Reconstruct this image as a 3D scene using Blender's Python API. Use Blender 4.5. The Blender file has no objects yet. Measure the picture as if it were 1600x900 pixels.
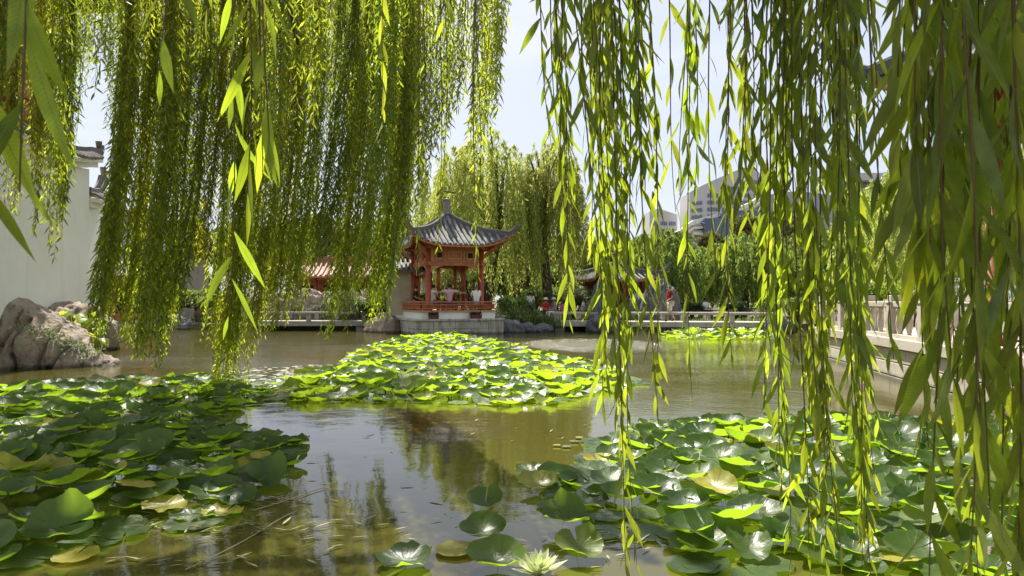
import bpy, math, random
import numpy as np
from mathutils import Vector, Matrix
R = math.radians
sc = bpy.context.scene
COL = sc.collection
# ------------------------------------------------------------------ camera
F, HY, EYE = 1067.0, 468.0, 1.6
cam_d = bpy.data.cameras.new('camera'); cam = bpy.data.objects.new('camera', cam_d); COL.objects.link(cam)
cam.location = (0, 0, EYE); cam.rotation_euler = (R(90), 0, 0)
cam_d.sensor_width = 36; cam_d.lens = 36*F/1600; cam_d.shift_y = (HY-450)/1600
cam_d.clip_start = 0.05; cam_d.clip_end = 6000
cam_d.dof.use_dof = True; cam_d.dof.focus_distance = 9.0; cam_d.dof.aperture_fstop = 16.0
sc.camera = cam
# ------------------------------------------------------------------ sky, sun, exposure
SUN_AZ, SUN_EL = R(-16), R(51)
w = bpy.data.worlds.new('World'); sc.world = w; w.use_nodes = True
nt = w.node_tree; nt.nodes.clear()
out = nt.nodes.new('ShaderNodeOutputWorld'); bg = nt.nodes.new('ShaderNodeBackground')
sky = nt.nodes.new('ShaderNodeTexSky'); sky.sky_type = 'NISHITA'; sky.sun_disc = False
sky.sun_elevation = SUN_EL; sky.sun_rotation = SUN_AZ % (2*math.pi)
sky.air_density = 1.0; sky.dust_density = 2.0; sky.ozone_density = 1.0
tc = nt.nodes.new('ShaderNodeTexCoord'); mp = nt.nodes.new('ShaderNodeMapping'); mp.inputs['Scale'].default_value = (1.2, 1.2, 5)
nz = nt.nodes.new('ShaderNodeTexNoise'); nz.inputs['Scale'].default_value = 1.6; nz.inputs['Detail'].default_value = 7; nz.inputs['Roughness'].default_value = .6
cr = nt.nodes.new('ShaderNodeMapRange'); cr.inputs[1].default_value = .50; cr.inputs[2].default_value = .78; cr.inputs[3].default_value = 0.0; cr.inputs[4].default_value = .75
mx = nt.nodes.new('ShaderNodeMixRGB'); mx.inputs[2].default_value = (4.7, 4.75, 4.9, 1)
nt.links.new(tc.outputs['Generated'], mp.inputs[0]); nt.links.new(mp.outputs[0], nz.inputs[0]); nt.links.new(nz.outputs[0], cr.inputs[0])
veil = nt.nodes.new('ShaderNodeMixRGB'); veil.inputs[0].default_value = .85; veil.inputs[2].default_value = (3.45, 3.7, 4.35, 1)
nt.links.new(sky.outputs[0], veil.inputs[1]); nt.links.new(cr.outputs[0], mx.inputs[0]); nt.links.new(veil.outputs[0], mx.inputs[1]); nt.links.new(mx.outputs[0], bg.inputs[0])
bg.inputs[1].default_value = 0.10
nt.links.new(bg.outputs[0], out.inputs[0])
sd = bpy.data.lights.new('sun', 'SUN'); sd.energy = 5.0; sd.angle = R(0.5); sd.color = (1, .95, .86)
so = bpy.data.objects.new('sun', sd); COL.objects.link(so)
SV = Vector((math.sin(SUN_AZ)*math.cos(SUN_EL), math.cos(SUN_AZ)*math.cos(SUN_EL), math.sin(SUN_EL)))
so.rotation_euler = SV.to_track_quat('Z', 'Y').to_euler()
vs = sc.view_settings; vs.view_transform = 'Standard'; vs.look = 'None'; vs.exposure = 1.12; vs.gamma = 1; vs.use_curve_mapping = False
sc.render.engine = 'CYCLES'
cy = sc.cycles; cy.max_bounces = 9; cy.diffuse_bounces = 5; cy.glossy_bounces = 3; cy.transmission_bounces = 5; cy.use_denoising = True
cy.sample_clamp_indirect = 8; cy.caustics_reflective = False; cy.caustics_refractive = False
# ------------------------------------------------------------------ helpers
def W(px, d): return (px-800)/F*d
def Z(py, d): return EYE+(HY-py)/F*d
def D(py): return EYE*F/(py-HY)
def G(px, py):
    d = D(py); return (W(px, d), d)
def tag(o, label=None, cat=None, group=None, kind=None):
    if label: o['label'] = label
    if cat: o['category'] = cat
    if group: o['group'] = group
    if kind: o['kind'] = kind
    return o
def thing(name, label, cat, loc=(0, 0, 0), rz=0, group=None):
    o = bpy.data.objects.new(name, None); o.empty_display_size = .2; COL.objects.link(o)
    o.location = loc; o.rotation_euler = (0, 0, rz); return tag(o, label, cat, group)
def mat(name, col, rough=.8, noise=None, bump=None, spec=.3, metal=0, island=0.0, objrand=0.0, coord='Object'):
    """noise=(scale, colour2, lo, hi[, stretch]); bump=(scale, strength[, distance])"""
    m = bpy.data.materials.new(name); m.use_nodes = True
    t = m.node_tree; b = t.nodes['Principled BSDF']
    b.inputs['Roughness'].default_value = rough; b.inputs['Metallic'].default_value = metal
    b.inputs['Specular IOR Level'].default_value = spec
    b.inputs['Base Color'].default_value = (*col, 1)
    c = t.nodes.new('ShaderNodeTexCoord').outputs[coord]
    last = None
    if noise:
        ns = noise if isinstance(noise, list) else [noise]
        for q in ns:
            n = t.nodes.new('ShaderNodeTexNoise'); n.inputs['Scale'].default_value = q[0]; n.inputs['Detail'].default_value = 6; n.inputs['Roughness'].default_value = .62
            v = c
            if len(q) > 4:
                mpn = t.nodes.new('ShaderNodeMapping'); mpn.inputs['Scale'].default_value = q[4]; t.links.new(c, mpn.inputs[0]); v = mpn.outputs[0]
            t.links.new(v, n.inputs[0])
            r = t.nodes.new('ShaderNodeMapRange'); r.inputs[1].default_value = q[2]; r.inputs[2].default_value = q[3]
            t.links.new(n.outputs[0], r.inputs[0])
            x = t.nodes.new('ShaderNodeMixRGB'); x.inputs[2].default_value = (*q[1], 1)
            t.links.new(r.outputs[0], x.inputs[0])
            if last: t.links.new(last, x.inputs[1])
            else: x.inputs[1].default_value = (*col, 1)
            last = x.outputs[0]
    if island or objrand:
        h = t.nodes.new('ShaderNodeHueSaturation')
        if last: t.links.new(last, h.inputs['Color'])
        else: h.inputs['Color'].default_value = (*col, 1)
        src = t.nodes.new('ShaderNodeNewGeometry').outputs['Random Per Island'] if island else t.nodes.new('ShaderNodeObjectInfo').outputs['Random']
        r = t.nodes.new('ShaderNodeMapRange'); k = island or objrand; r.inputs[3].default_value = 1-k; r.inputs[4].default_value = 1+k
        t.links.new(src, r.inputs[0]); t.links.new(r.outputs[0], h.inputs['Value']); last = h.outputs[0]
    if last: t.links.new(last, b.inputs['Base Color'])
    if bump:
        n = t.nodes.new('ShaderNodeTexNoise'); n.inputs['Scale'].default_value = bump[0]; n.inputs['Detail'].default_value = 8; n.inputs['Roughness'].default_value = .65
        t.links.new(c, n.inputs[0]); bp = t.nodes.new('ShaderNodeBump'); bp.inputs['Strength'].default_value = bump[1]
        bp.inputs['Distance'].default_value = bump[2] if len(bump) > 2 else .02
        t.links.new(n.outputs[0], bp.inputs['Height']); t.links.new(bp.outputs[0], b.inputs['Normal'])
    return m
def leafmat(name, c1, c2, tr, amount=.45, rough=.42, spec=.35, third=None, pale_back=None):
    """c1..c2 diffuse colour picked per leaf, tr transmitted colour"""
    m = bpy.data.materials.new(name); m.use_nodes = True; t = m.node_tree; b = t.nodes['Principled BSDF']; o = t.nodes['Material Output']
    g = t.nodes.new('ShaderNodeNewGeometry'); x = t.nodes.new('ShaderNodeValToRGB')
    x.color_ramp.elements[0].color = (*c1, 1); x.color_ramp.elements[1].color = (*c2, 1); x.color_ramp.elements[1].position = .9 if third else 1
    if third:
        e = x.color_ramp.elements.new(1.0); e.color = (*third, 1)
    t.links.new(g.outputs['Random Per Island'], x.inputs[0])
    base = x.outputs[0]
    if pale_back:
        mb = t.nodes.new('ShaderNodeMixRGB'); t.links.new(g.outputs['Backfacing'], mb.inputs[0]); t.links.new(base, mb.inputs[1]); mb.inputs[2].default_value = (*pale_back, 1); base = mb.outputs[0]
    oi = t.nodes.new('ShaderNodeObjectInfo'); rv = t.nodes.new('ShaderNodeMapRange'); rv.inputs[3].default_value = .72; rv.inputs[4].default_value = 1.28; t.links.new(oi.outputs['Random'], rv.inputs[0])
    wn = t.nodes.new('ShaderNodeTexWhiteNoise'); wn.noise_dimensions = '1D'; t.links.new(oi.outputs['Random'], wn.inputs['W']); rh = t.nodes.new('ShaderNodeMapRange'); rh.inputs[3].default_value = .497; rh.inputs[4].default_value = .528; t.links.new(wn.outputs['Value'], rh.inputs[0])
    hb = t.nodes.new('ShaderNodeHueSaturation'); t.links.new(rv.outputs[0], hb.inputs['Value']); t.links.new(rh.outputs[0], hb.inputs['Hue']); t.links.new(base, hb.inputs['Color']); base = hb.outputs[0]
    t.links.new(base, b.inputs['Base Color']); b.inputs['Roughness'].default_value = rough; b.inputs['Specular IOR Level'].default_value = spec
    tl = t.nodes.new('ShaderNodeBsdfTranslucent'); hs = t.nodes.new('ShaderNodeHueSaturation'); hs.inputs['Color'].default_value = (*tr, 1)
    r = t.nodes.new('ShaderNodeMapRange'); r.inputs[3].default_value = .65; r.inputs[4].default_value = 1.3; t.links.new(g.outputs['Random Per Island'], r.inputs[0]); t.links.new(r.outputs[0], hs.inputs['Value']); t.links.new(rh.outputs[0], hs.inputs['Hue'])
    t.links.new(hs.outputs[0], tl.inputs[0])
    ms = t.nodes.new('ShaderNodeMixShader'); ms.inputs[0].default_value = amount
    t.links.new(b.outputs[0], ms.inputs[1]); t.links.new(tl.outputs[0], ms.inputs[2]); t.links.new(ms.outputs[0], o.inputs[0])
    return m
class MB:
    def __init__(s): s.v = []; s.f = []; s.m = []; s.mi = 0
    def add(s, vs, fs):
        o = len(s.v); s.v += [tuple(p) for p in vs]; s.f += [tuple(i+o for i in f) for f in fs]; s.m += [s.mi]*len(fs); return s
    def box(s, c, d, rz=0, top=None):
        x, y, z = d[0]/2, d[1]/2, d[2]/2; tx, ty = top if top else (1, 1)
        P = [(-x, -y, -z), (x, -y, -z), (x, y, -z), (-x, y, -z), (-x*tx, -y*ty, z), (x*tx, -y*ty, z), (x*tx, y*ty, z), (-x*tx, y*ty, z)]
        C_, S_ = math.cos(rz), math.sin(rz)
        return s.add([(c[0]+p[0]*C_-p[1]*S_, c[1]+p[0]*S_+p[1]*C_, c[2]+p[2]) for p in P],
                     [(0, 3, 2, 1), (4, 5, 6, 7), (0, 1, 5, 4), (1, 2, 6, 5), (2, 3, 7, 6), (3, 0, 4, 7)])
    def beam(s, a, b, w_, h_):
        """box from a to b, w_ wide, h_ high (centred)"""
        a, b = Vector(a), Vector(b); d = (b-a).normalized(); sd_ = Vector((-d.y, d.x, 0)); sd_ = sd_.normalized() if sd_.length > 1e-6 else Vector((1, 0, 0))
        u = d.cross(sd_)*-1; V = []
        for p in (a, b):
            for i, j in ((-1, -1), (1, -1), (1, 1), (-1, 1)): V.append(p+sd_*(i*w_/2)+u*(j*h_/2))
        return s.add(V, [(0, 1, 2, 3), (7, 6, 5, 4), (0, 4, 5, 1), (1, 5, 6, 2), (2, 6, 7, 3), (3, 7, 4, 0)])
    def tube(s, pts, rs, n=8, cap=True):
        pts = [Vector(p) for p in pts]; V = []; N = len(pts)
        if not hasattr(rs, '__len__'): rs = [rs]*N
        up = None
        for i, p in enumerate(pts):
            d = (pts[min(i+1, N-1)]-pts[max(i-1, 0)]).normalized()
            if up is None: up = Vector((1, 0, 0)) if abs(d.x) < .8 else Vector((0, 1, 0))
            a = (up-d*up.dot(d)).normalized(); up = a; b = d.cross(a)
            for k in range(n):
                t = 2*math.pi*k/n; V.append(p+(a*math.cos(t)+b*math.sin(t))*rs[i])
        Fc = [(i*n+k, i*n+(k+1) % n, (i+1)*n+(k+1) % n, (i+1)*n+k) for i in range(N-1) for k in range(n)]
        if cap: Fc += [tuple(range(n-1, -1, -1)), tuple((N-1)*n+k for k in range(n))]
        return s.add(V, Fc)
    def lathe(s, c, prof, n=16):
        V = [(c[0]+r*math.cos(2*math.pi*k/n), c[1]+r*math.sin(2*math.pi*k/n), c[2]+z) for r, z in prof for k in range(n)]
        N = len(prof); Fc = [(i*n+k, i*n+(k+1) % n, (i+1)*n+(k+1) % n, (i+1)*n+k) for i in range(N-1) for k in range(n)]
        Fc += [tuple(range(n-1, -1, -1)), tuple((N-1)*n+k for k in range(n))]
        return s.add(V, Fc)
    def prism(s, poly, z0, z1):
        n = len(poly); V = [(x, y, z0) for x, y in poly]+[(x, y, z1) for x, y in poly]
        return s.add(V, [tuple(range(n-1, -1, -1)), tuple(range(n, 2*n))]+[(k, (k+1) % n, n+(k+1) % n, n+k) for k in range(n)])
    def grid(s, fn, nu, nv):
        V = [fn(i/(nu-1), j/(nv-1)) for j in range(nv) for i in range(nu)]
        return s.add(V, [(j*nu+i, j*nu+i+1, (j+1)*nu+i+1, (j+1)*nu+i) for j in range(nv-1) for i in range(nu-1)])
    def build(s, name, mats, parent=None, smooth=False, bevel=0, loc=None):
        me = bpy.data.meshes.new(name); me.from_pydata(s.v, [], s.f)
        for mm in (mats if isinstance(mats, (list, tuple)) else [mats]): me.materials.append(mm)
        if any(s.m): me.polygons.foreach_set('material_index', s.m)
        if smooth: me.polygons.foreach_set('use_smooth', [True]*len(s.f))
        me.update(); o = bpy.data.objects.new(name, me); COL.objects.link(o)
        if parent: o.parent = parent
        if loc: o.location = loc
        if bevel:
            bv = o.modifiers.new('bevel', 'BEVEL'); bv.width = bevel; bv.segments = 2; bv.limit_method = 'ANGLE'
        return o
class NM:
    """numpy mesh: blocks of quads"""
    def __init__(s): s.V = []; s.Q = []; s.M = []; s.U = []; s.n = 0
    def add(s, V, Q, mi=0, U=None):
        s.U.append(np.zeros((V.size//3, 2)) if U is None else U.reshape(-1, 2)); s.V.append(V.reshape(-1, 3)); s.Q.append(Q.reshape(-1, 4)+s.n); s.M.append(np.full(Q.reshape(-1, 4).shape[0], mi)); s.n += V.reshape(-1, 3).shape[0]
    def build(s, name, mats, parent=None, smooth=True, off=(0, 0, 0)):
        V = np.concatenate(s.V)-np.array(off); Q = np.concatenate(s.Q); M = np.concatenate(s.M)
        me = bpy.data.meshes.new(name); me.vertices.add(len(V)); me.vertices.foreach_set('co', V.astype(np.float32).ravel())
        me.loops.add(Q.size); me.loops.foreach_set('vertex_index', Q.astype(np.int32).ravel())
        me.polygons.add(len(Q)); me.polygons.foreach_set('loop_start', np.arange(0, Q.size, 4, dtype=np.int32))
        me.polygons.foreach_set('material_index', M.astype(np.int32)); me.polygons.foreach_set('use_smooth', np.full(len(Q), smooth))
        if any(u.any() for u in s.U): ul = me.uv_layers.new(name='UVMap'); ul.data.foreach_set('uv', np.concatenate(s.U)[Q.ravel()].astype(np.float32).ravel())
        for mm in (mats if isinstance(mats, (list, tuple)) else [mats]): me.materials.append(mm)
        me.update(calc_edges=True); o = bpy.data.objects.new(name, me); COL.objects.link(o)
        if parent: o.parent = parent
        return o
def unit(a): return a/np.maximum(np.linalg.norm(a, axis=-1, keepdims=True), 1e-9)
def leaves(nm, P, Dr, Nn, L, Wd, ns=3, na=2, curl=0.0, fold=.25, mi=0, prof=None):
    """P base, Dr direction, Nn normal hint, L length (n,), Wd width (n,)"""
    n = len(P); Dr = unit(Dr); S = unit(np.cross(Dr, Nn)); N2 = unit(np.cross(S, Dr))
    t = np.linspace(0, 1, ns)
    wp = prof if prof is not None else np.sin(np.pi*np.clip(t, 0, 1)**.8)**.9*.5+np.where((t == 0) | (t == 1), .03, 0)
    wp = np.asarray(wp)
    u = np.linspace(-1, 1, na); L = L.reshape(n, 1, 1, 1); Wd = Wd.reshape(n, 1, 1, 1)
    tt = t.reshape(1, ns, 1, 1); uu = u.reshape(1, 1, na, 1); ww = wp.reshape(1, ns, 1, 1)
    cu = np.asarray(curl).reshape(-1, 1, 1, 1)
    V = P[:, None, None, :]+Dr[:, None, None, :]*L*tt+S[:, None, None, :]*uu*ww*Wd+N2[:, None, None, :]*(cu*L*tt**2+fold*np.abs(uu)*ww*Wd)
    idx = np.arange(n*ns*na).reshape(n, ns, na)
    Q = np.stack([idx[:, :-1, :-1], idx[:, :-1, 1:], idx[:, 1:, 1:], idx[:, 1:, :-1]], -1)
    U = None
    if na > 2: U = np.stack([np.broadcast_to(uu*1.0+0*tt, (n, ns, na, 1))[..., 0], np.broadcast_to(tt*1.0+0*uu, (n, ns, na, 1))[..., 0]], -1)
    nm.add(V, Q, mi, U)
def tubes(nm, pts, r0, r1, k=3, mi=1):
    """pts (m,n,3) m polylines"""
    m, n, _ = pts.shape; rr = np.linspace(r0, r1, n).reshape(1, n, 1, 1)
    d = unit(np.gradient(pts, axis=1)); ref = np.array([1., .3, .1]); a = unit(np.cross(d, ref)); b = np.cross(d, a)
    th = 2*np.pi*np.arange(k)/k
    V = pts[:, :, None, :]+(a[:, :, None, :]*np.cos(th)[None, None, :, None]+b[:, :, None, :]*np.sin(th)[None, None, :, None])*rr
    i = np.arange(m*n*k).reshape(m, n, k); j = np.roll(i, -1, axis=2)
    nm.add(V, np.stack([i[:, :-1], j[:, :-1], j[:, 1:], i[:, 1:]], -1), mi)
def noise3(p, seed=0, octaves=4, f=1.0):
    """cheap value-noise fbm on (n,3)"""
    p = np.asarray(p, float); out_ = np.zeros(len(p)); amp = 1.0; tot = 0
    for o in range(octaves):
        q = p*f; i = np.floor(q).astype(np.int64); fr = q-i; fr = fr*fr*(3-2*fr); acc = 0
        for dx in (0, 1):
            for dy in (0, 1):
                for dz in (0, 1):
                    h = ((i[:, 0]+dx)*73856093) ^ ((i[:, 1]+dy)*19349663) ^ ((i[:, 2]+dz)*83492791) ^ (seed*2654435+o*97)
                    h = (h ^ (h >> 13))*1274126177; h = (h ^ (h >> 16)) & 0xffffff
                    acc = acc+(h/0xffffff)*(fr[:, 0] if dx else 1-fr[:, 0])*(fr[:, 1] if dy else 1-fr[:, 1])*(fr[:, 2] if dz else 1-fr[:, 2])
        out_ += acc*amp; tot += amp; amp *= .5; f *= 2.03
    return out_/tot
# ------------------------------------------------------------------ materials
M = {}
M['stone'] = mat('pale stone', (.50, .45, .37), .85, [(2.2, (.36, .31, .24), .45, .75), (9, (.16, .14, .11), .58, .8, (1, 1, .25))], (14, .4))
M['stone_dark'] = mat('weathered stone', (.30, .28, .24), .9, [(2, (.14, .13, .105), .5, .75), (8, (.40, .38, .33), .6, .8)], (12, .5))
M['stone_wet'] = mat('stained footing stone', (.46, .43, .36), .85, [(5, (.20, .19, .14), .48, .66, (1, 1, .3)), (1.5, (.30, .28, .22), .5, .7)], (12, .4))
M['joint'] = mat('dark joint', (.04, .035, .03), .95)
M['rock'] = mat('grey brown rock', (.48, .385, .285), .9, [(1.6, (.25, .205, .16), .35, .62), (5, (.08, .065, .055), .52, .66, (1, 1, .3)), (22, (.16, .14, .11), .55, .7), (3, (.42, .38, .33), .6, .8)], (7, 1, .09))
M['rock_grey'] = mat('blue grey rock', (.17, .17, .165), .9, [(2.5, (.11, .11, .115), .4, .65), (9, (.38, .37, .35), .58, .75)], (10, .9, .06))
M['plaster'] = mat('white plaster', (.84, .82, .75), .9, [(.8, (.74, .73, .65), .4, .75), (2.2, (.62, .61, .53), .58, .85, (1, 1, .12)), (9, (.5, .49, .43), .7, .85)], (30, .08))
M['white'] = mat('white painted base', (.78, .76, .70), .8, [(3, (.62, .59, .50), .5, .85, (1, 1, .3))], (20, .1))
M['red'] = mat('red brown lacquer', (.36, .085, .038), .45, [(5, (.20, .04, .022), .4, .75)], (20, .1))
M['red_old'] = mat('faded red timber', (.48, .17, .075), .6, [(4, (.30, .09, .045), .4, .75)], (20, .15))
M['ochre'] = mat('ochre timber panel', (.52, .28, .13), .6, [(6, (.40, .20, .09), .4, .75)], (20, .15))
M['darkwood'] = mat('dark opening', (.03, .018, .012), .7)
M['tile'] = mat('grey roof tile', (.25, .24, .215), .7, [(3, (.09, .09, .09), .4, .7), (11, (.27, .27, .25), .58, .8)], (25, .3), spec=.4)
M['tile_dark'] = mat('dark tile ridge', (.115, .11, .10), .7, [(5, (.15, .15, .15), .5, .8)], (25, .3))
M['tile_red'] = mat('terracotta tile', (.34, .17, .10), .7, [(5, (.28, .10, .05), .4, .8)], (25, .3))
M['bark'] = mat('willow bark', (.10, .075, .055), .95, [(6, (.05, .038, .028), .4, .7, (1, 1, .2))], (18, 1, .04))
M['twig'] = mat('brown twig', (.12, .085, .035), .7)
M['twig_y'] = mat('olive twig', (.20, .17, .05), .7)
M['willow'] = leafmat('willow leaf', (.024, .042, .005), (.065, .092, .011), (.55, .62, .03), .5, .42, .3, pale_back=(.10, .13, .05), third=(.30, .26, .05))
def vein(m):
    t = m.node_tree; N = t.nodes.new; b = t.nodes['Principled BSDF']; uv = N('ShaderNodeUVMap'); sp = N('ShaderNodeSeparateXYZ'); t.links.new(uv.outputs[0], sp.inputs[0])
    def mth(op, a, b_=0.0):
        q = N('ShaderNodeMath'); q.operation = op
        for i_, x in enumerate((a, b_)):
            if isinstance(x, (int, float)): q.inputs[i_].default_value = x
            else: t.links.new(x, q.inputs[i_])
        return q.outputs[0]
    au = mth('ABSOLUTE', sp.outputs[0]); mid = mth('LESS_THAN', au, .07); ph = mth('SUBTRACT', mth('MULTIPLY', sp.outputs[1], 190), mth('MULTIPLY', au, 9)); side = mth('SINE', ph)
    g = N('ShaderNodeNewGeometry'); nz = N('ShaderNodeTexNoise'); nz.inputs['Scale'].default_value = 45; nz.inputs['Detail'].default_value = 5; t.links.new(g.outputs['Position'], nz.inputs[0])
    src = b.inputs['Base Color'].links[0].from_socket; m1 = N('ShaderNodeMixRGB'); m1.blend_type = 'MULTIPLY'; m1.inputs[0].default_value = .8; t.links.new(src, m1.inputs[1])
    r = N('ShaderNodeMapRange'); r.inputs[1].default_value = .3; r.inputs[2].default_value = .7; r.inputs[3].default_value = .55; r.inputs[4].default_value = 1.45; t.links.new(nz.outputs[0], r.inputs[0]); t.links.new(r.outputs[0], m1.inputs[2])
    m2 = N('ShaderNodeMixRGB'); t.links.new(mth('MULTIPLY', mid, .6), m2.inputs[0]); t.links.new(m1.outputs[0], m2.inputs[1]); m2.inputs[2].default_value = (.26, .30, .10, 1); t.links.new(m2.outputs[0], b.inputs['Base Color'])
    h = mth('ADD', mth('MULTIPLY', side, .25), mth('MULTIPLY', mid, -1.5)); h = mth('ADD', h, mth('MULTIPLY', nz.outputs[0], 1.2)); bp = N('ShaderNodeBump'); bp.inputs['Strength'].default_value = .5; bp.inputs['Distance'].default_value = .0012; t.links.new(h, bp.inputs['Height']); t.links.new(bp.outputs[0], b.inputs['Normal'])
    tl = [n for n in t.nodes if n.type == 'BSDF_TRANSLUCENT'][0]; s0 = tl.inputs[0].links[0].from_socket; m3 = N('ShaderNodeMixRGB'); m3.blend_type = 'MULTIPLY'; m3.inputs[0].default_value = 1; t.links.new(s0, m3.inputs[1])
    v = mth('SUBTRACT', 1.0, mth('ADD', mth('MULTIPLY', mid, .4), mth('MULTIPLY', side, .07))); v = mth('MULTIPLY', v, mth('ADD', mth('MULTIPLY', nz.outputs[0], .6), .7)); t.links.new(v, m3.inputs[2]); t.links.new(m3.outputs[0], tl.inputs[0])
M['willow_near'] = M['willow'].copy(); M['willow_near'].name = 'large willow leaf'; vein(M['willow_near'])
M['willow_far'] = leafmat('willow leaf, small', (.034, .056, .006), (.12, .142, .016), (.78, .80, .05), .5, .5, .3, third=(.26, .26, .05))
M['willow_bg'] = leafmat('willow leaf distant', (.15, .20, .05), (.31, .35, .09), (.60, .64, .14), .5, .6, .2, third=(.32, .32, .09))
M['willow_dome'] = leafmat('domed willow leaf', (.08, .11, .025), (.24, .28, .07), (.50, .56, .10), .4, .6, .2)  # distant willow leaf darkened to stand in for the domes' shade side
M['leaf_mid'] = leafmat('shrub leaf', (.07, .11, .035), (.17, .21, .07), (.32, .40, .07), .35, .5, .3)
M['leaf_dark'] = leafmat('dark shrub leaf', (.022, .042, .018), (.07, .095, .035), (.10, .16, .03), .25, .45, .4)
M['leaf_yellow'] = leafmat('yellow green leaf', (.20, .25, .04), (.38, .40, .07), (.55, .60, .06), .4, .5, .3)
M['leaf_olive'] = leafmat('olive leaf', (.15, .14, .065), (.30, .26, .13), (.2, .2, .06), .2, .6, .2)
M['leaf_grey'] = leafmat('grey green leaf', (.16, .18, .12), (.34, .35, .24), (.25, .28, .1), .3, .6, .3)
M['skin'] = mat('skin', (.45, .26, .17), .55); M['hair'] = mat('dark hair', (.02, .014, .01), .6); M['hair_grey'] = mat('grey brown hair', (.12, .10, .085), .6)
for k_, c_ in dict(maroon=(.30, .022, .03), cream=(.62, .56, .46), white=(.75, .75, .74), navy=(.03, .035, .07), grey=(.25, .25, .27), pink=(.55, .08, .18), black=(.02, .02, .022), tan=(.42, .20, .09), red=(.5, .03, .03), blue=(.12, .2, .38), brown=(.2, .06, .05)).items():
    M['c_'+k_] = mat(k_+' cloth', c_, .85, None, (60, .15))
def check_mat():
    m = bpy.data.materials.new('checked shirt cloth'); m.use_nodes = True; t = m.node_tree; b = t.nodes['Principled BSDF']; b.inputs['Roughness'].default_value = .85
    c = t.nodes.new('ShaderNodeTexCoord'); ck = t.nodes.new('ShaderNodeTexChecker'); ck.inputs['Scale'].default_value = 22
    ck.inputs[1].default_value = (.62, .22, .24, 1); ck.inputs[2].default_value = (.55, .55, .62, 1); t.links.new(c.outputs['Object'], ck.inputs[0]); t.links.new(ck.outputs[0], b.inputs['Base Color']); return m
M['c_check'] = check_mat()
def tide(m, z0, z1, k):
    t = m.node_tree; b = t.nodes['Principled BSDF']; src = b.inputs['Base Color'].links[0].from_socket; g = t.nodes.new('ShaderNodeNewGeometry'); sp = t.nodes.new('ShaderNodeSeparateXYZ'); t.links.new(g.outputs['Position'], sp.inputs[0])
    n = t.nodes.new('ShaderNodeTexNoise'); n.inputs['Scale'].default_value = 4; t.links.new(g.outputs['Position'], n.inputs[0]); a = t.nodes.new('ShaderNodeMath'); a.operation = 'MULTIPLY_ADD'; a.inputs[1].default_value = -.12; t.links.new(n.outputs[0], a.inputs[0]); t.links.new(sp.outputs[2], a.inputs[2])
    r = t.nodes.new('ShaderNodeMapRange'); r.inputs[1].default_value = z0-.06; r.inputs[2].default_value = z1-.06; r.inputs[3].default_value = k; r.inputs[4].default_value = 1; t.links.new(a.outputs[0], r.inputs[0])
    x = t.nodes.new('ShaderNodeMixRGB'); x.blend_type = 'MULTIPLY'; x.inputs[0].default_value = 1; t.links.new(src, x.inputs[1]); t.links.new(r.outputs[0], x.inputs[2]); t.links.new(x.outputs[0], b.inputs['Base Color'])
for k_ in ('rock', 'rock_grey', 'stone', 'stone_wet'): tide(M[k_], .05, .13, .35)
def water_mat():
    m = bpy.data.materials.new('murky pond water'); m.use_nodes = True; t = m.node_tree; b = t.nodes['Principled BSDF']
    b.inputs['Base Color'].default_value = (.072, .066, .015, 1); b.inputs['Roughness'].default_value = .025; b.inputs['IOR'].default_value = 1.40
    b.inputs['Specular IOR Level'].default_value = .6
    g = t.nodes.new('ShaderNodeNewGeometry'); sp = t.nodes.new('ShaderNodeSeparateXYZ'); t.links.new(g.outputs['Position'], sp.inputs[0])
    def nz_(sx, sy, s, det, dist=0):
        mp_ = t.nodes.new('ShaderNodeMapping'); mp_.inputs['Scale'].default_value = (sx, sy, 1); t.links.new(g.outputs['Position'], mp_.inputs[0])
        n_ = t.nodes.new('ShaderNodeTexNoise'); n_.inputs['Scale'].default_value = s; n_.inputs['Detail'].default_value = det; n_.inputs['Distortion'].default_value = dist
        t.links.new(mp_.outputs[0], n_.inputs[0]); return n_.outputs[0]
    def mth(op, a, b_=None):
        q = t.nodes.new('ShaderNodeMath'); q.operation = op
        for i, x in enumerate((a, b_)):
            if x is None: continue
            if isinstance(x, (int, float)): q.inputs[i].default_value = x
            else: t.links.new(x, q.inputs[i])
        return q.outputs[0]
    def mrange(v, a, b_, c, d_):
        q = t.nodes.new('ShaderNodeMapRange'); t.links.new(v, q.inputs[0])
        for i, x in enumerate((a, b_, c, d_)): q.inputs[i+1].default_value = x
        return q.outputs[0]
    far = mrange(sp.outputs[1], 8.5, 13, 0, 1)
    rip = nz_(1, 1.9, 5.5, 4, .6); fine = nz_(1, 1.5, 17, 3, .4); calm = nz_(1, 1, 1.6, 2)
    patch = nz_(.12, .3, 1, 2)
    patch = mrange(patch, .42, .62, .25, 1.0)
    # ruffled patch of moving water right of the pavilion
    dx = mth('DIVIDE', mth('SUBTRACT', sp.outputs[0], 2.9), 2.6); dy = mth('DIVIDE', mth('SUBTRACT', sp.outputs[1], 24.5), 3.6)
    rr = mth('ADD', mth('MULTIPLY', dx, dx), mth('MULTIPLY', dy, dy)); fount = mrange(rr, 0, 1.3, 1, 0)
    h = mth('ADD', mth('MULTIPLY', mth('ADD', mth('MULTIPLY', rip, .012), mth('MULTIPLY', fine, .0035)), mth('MULTIPLY', far, patch)), mth('MULTIPLY', calm, .006))
    h = mth('ADD', h, mth('MULTIPLY', mth('MULTIPLY', fount, fine), .11)); h = mth('ADD', h, mth('MULTIPLY', fine, .0004))
    t.links.new(mrange(fount, 0, 1, .02, .33), b.inputs['Roughness'])
    bp = t.nodes.new('ShaderNodeBump'); bp.inputs['Strength'].default_value = 1; bp.inputs['Distance'].default_value = 1.0
    t.links.new(h, bp.inputs['Height']); t.links.new(bp.outputs[0], b.inputs['Normal'])
    return m
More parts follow.
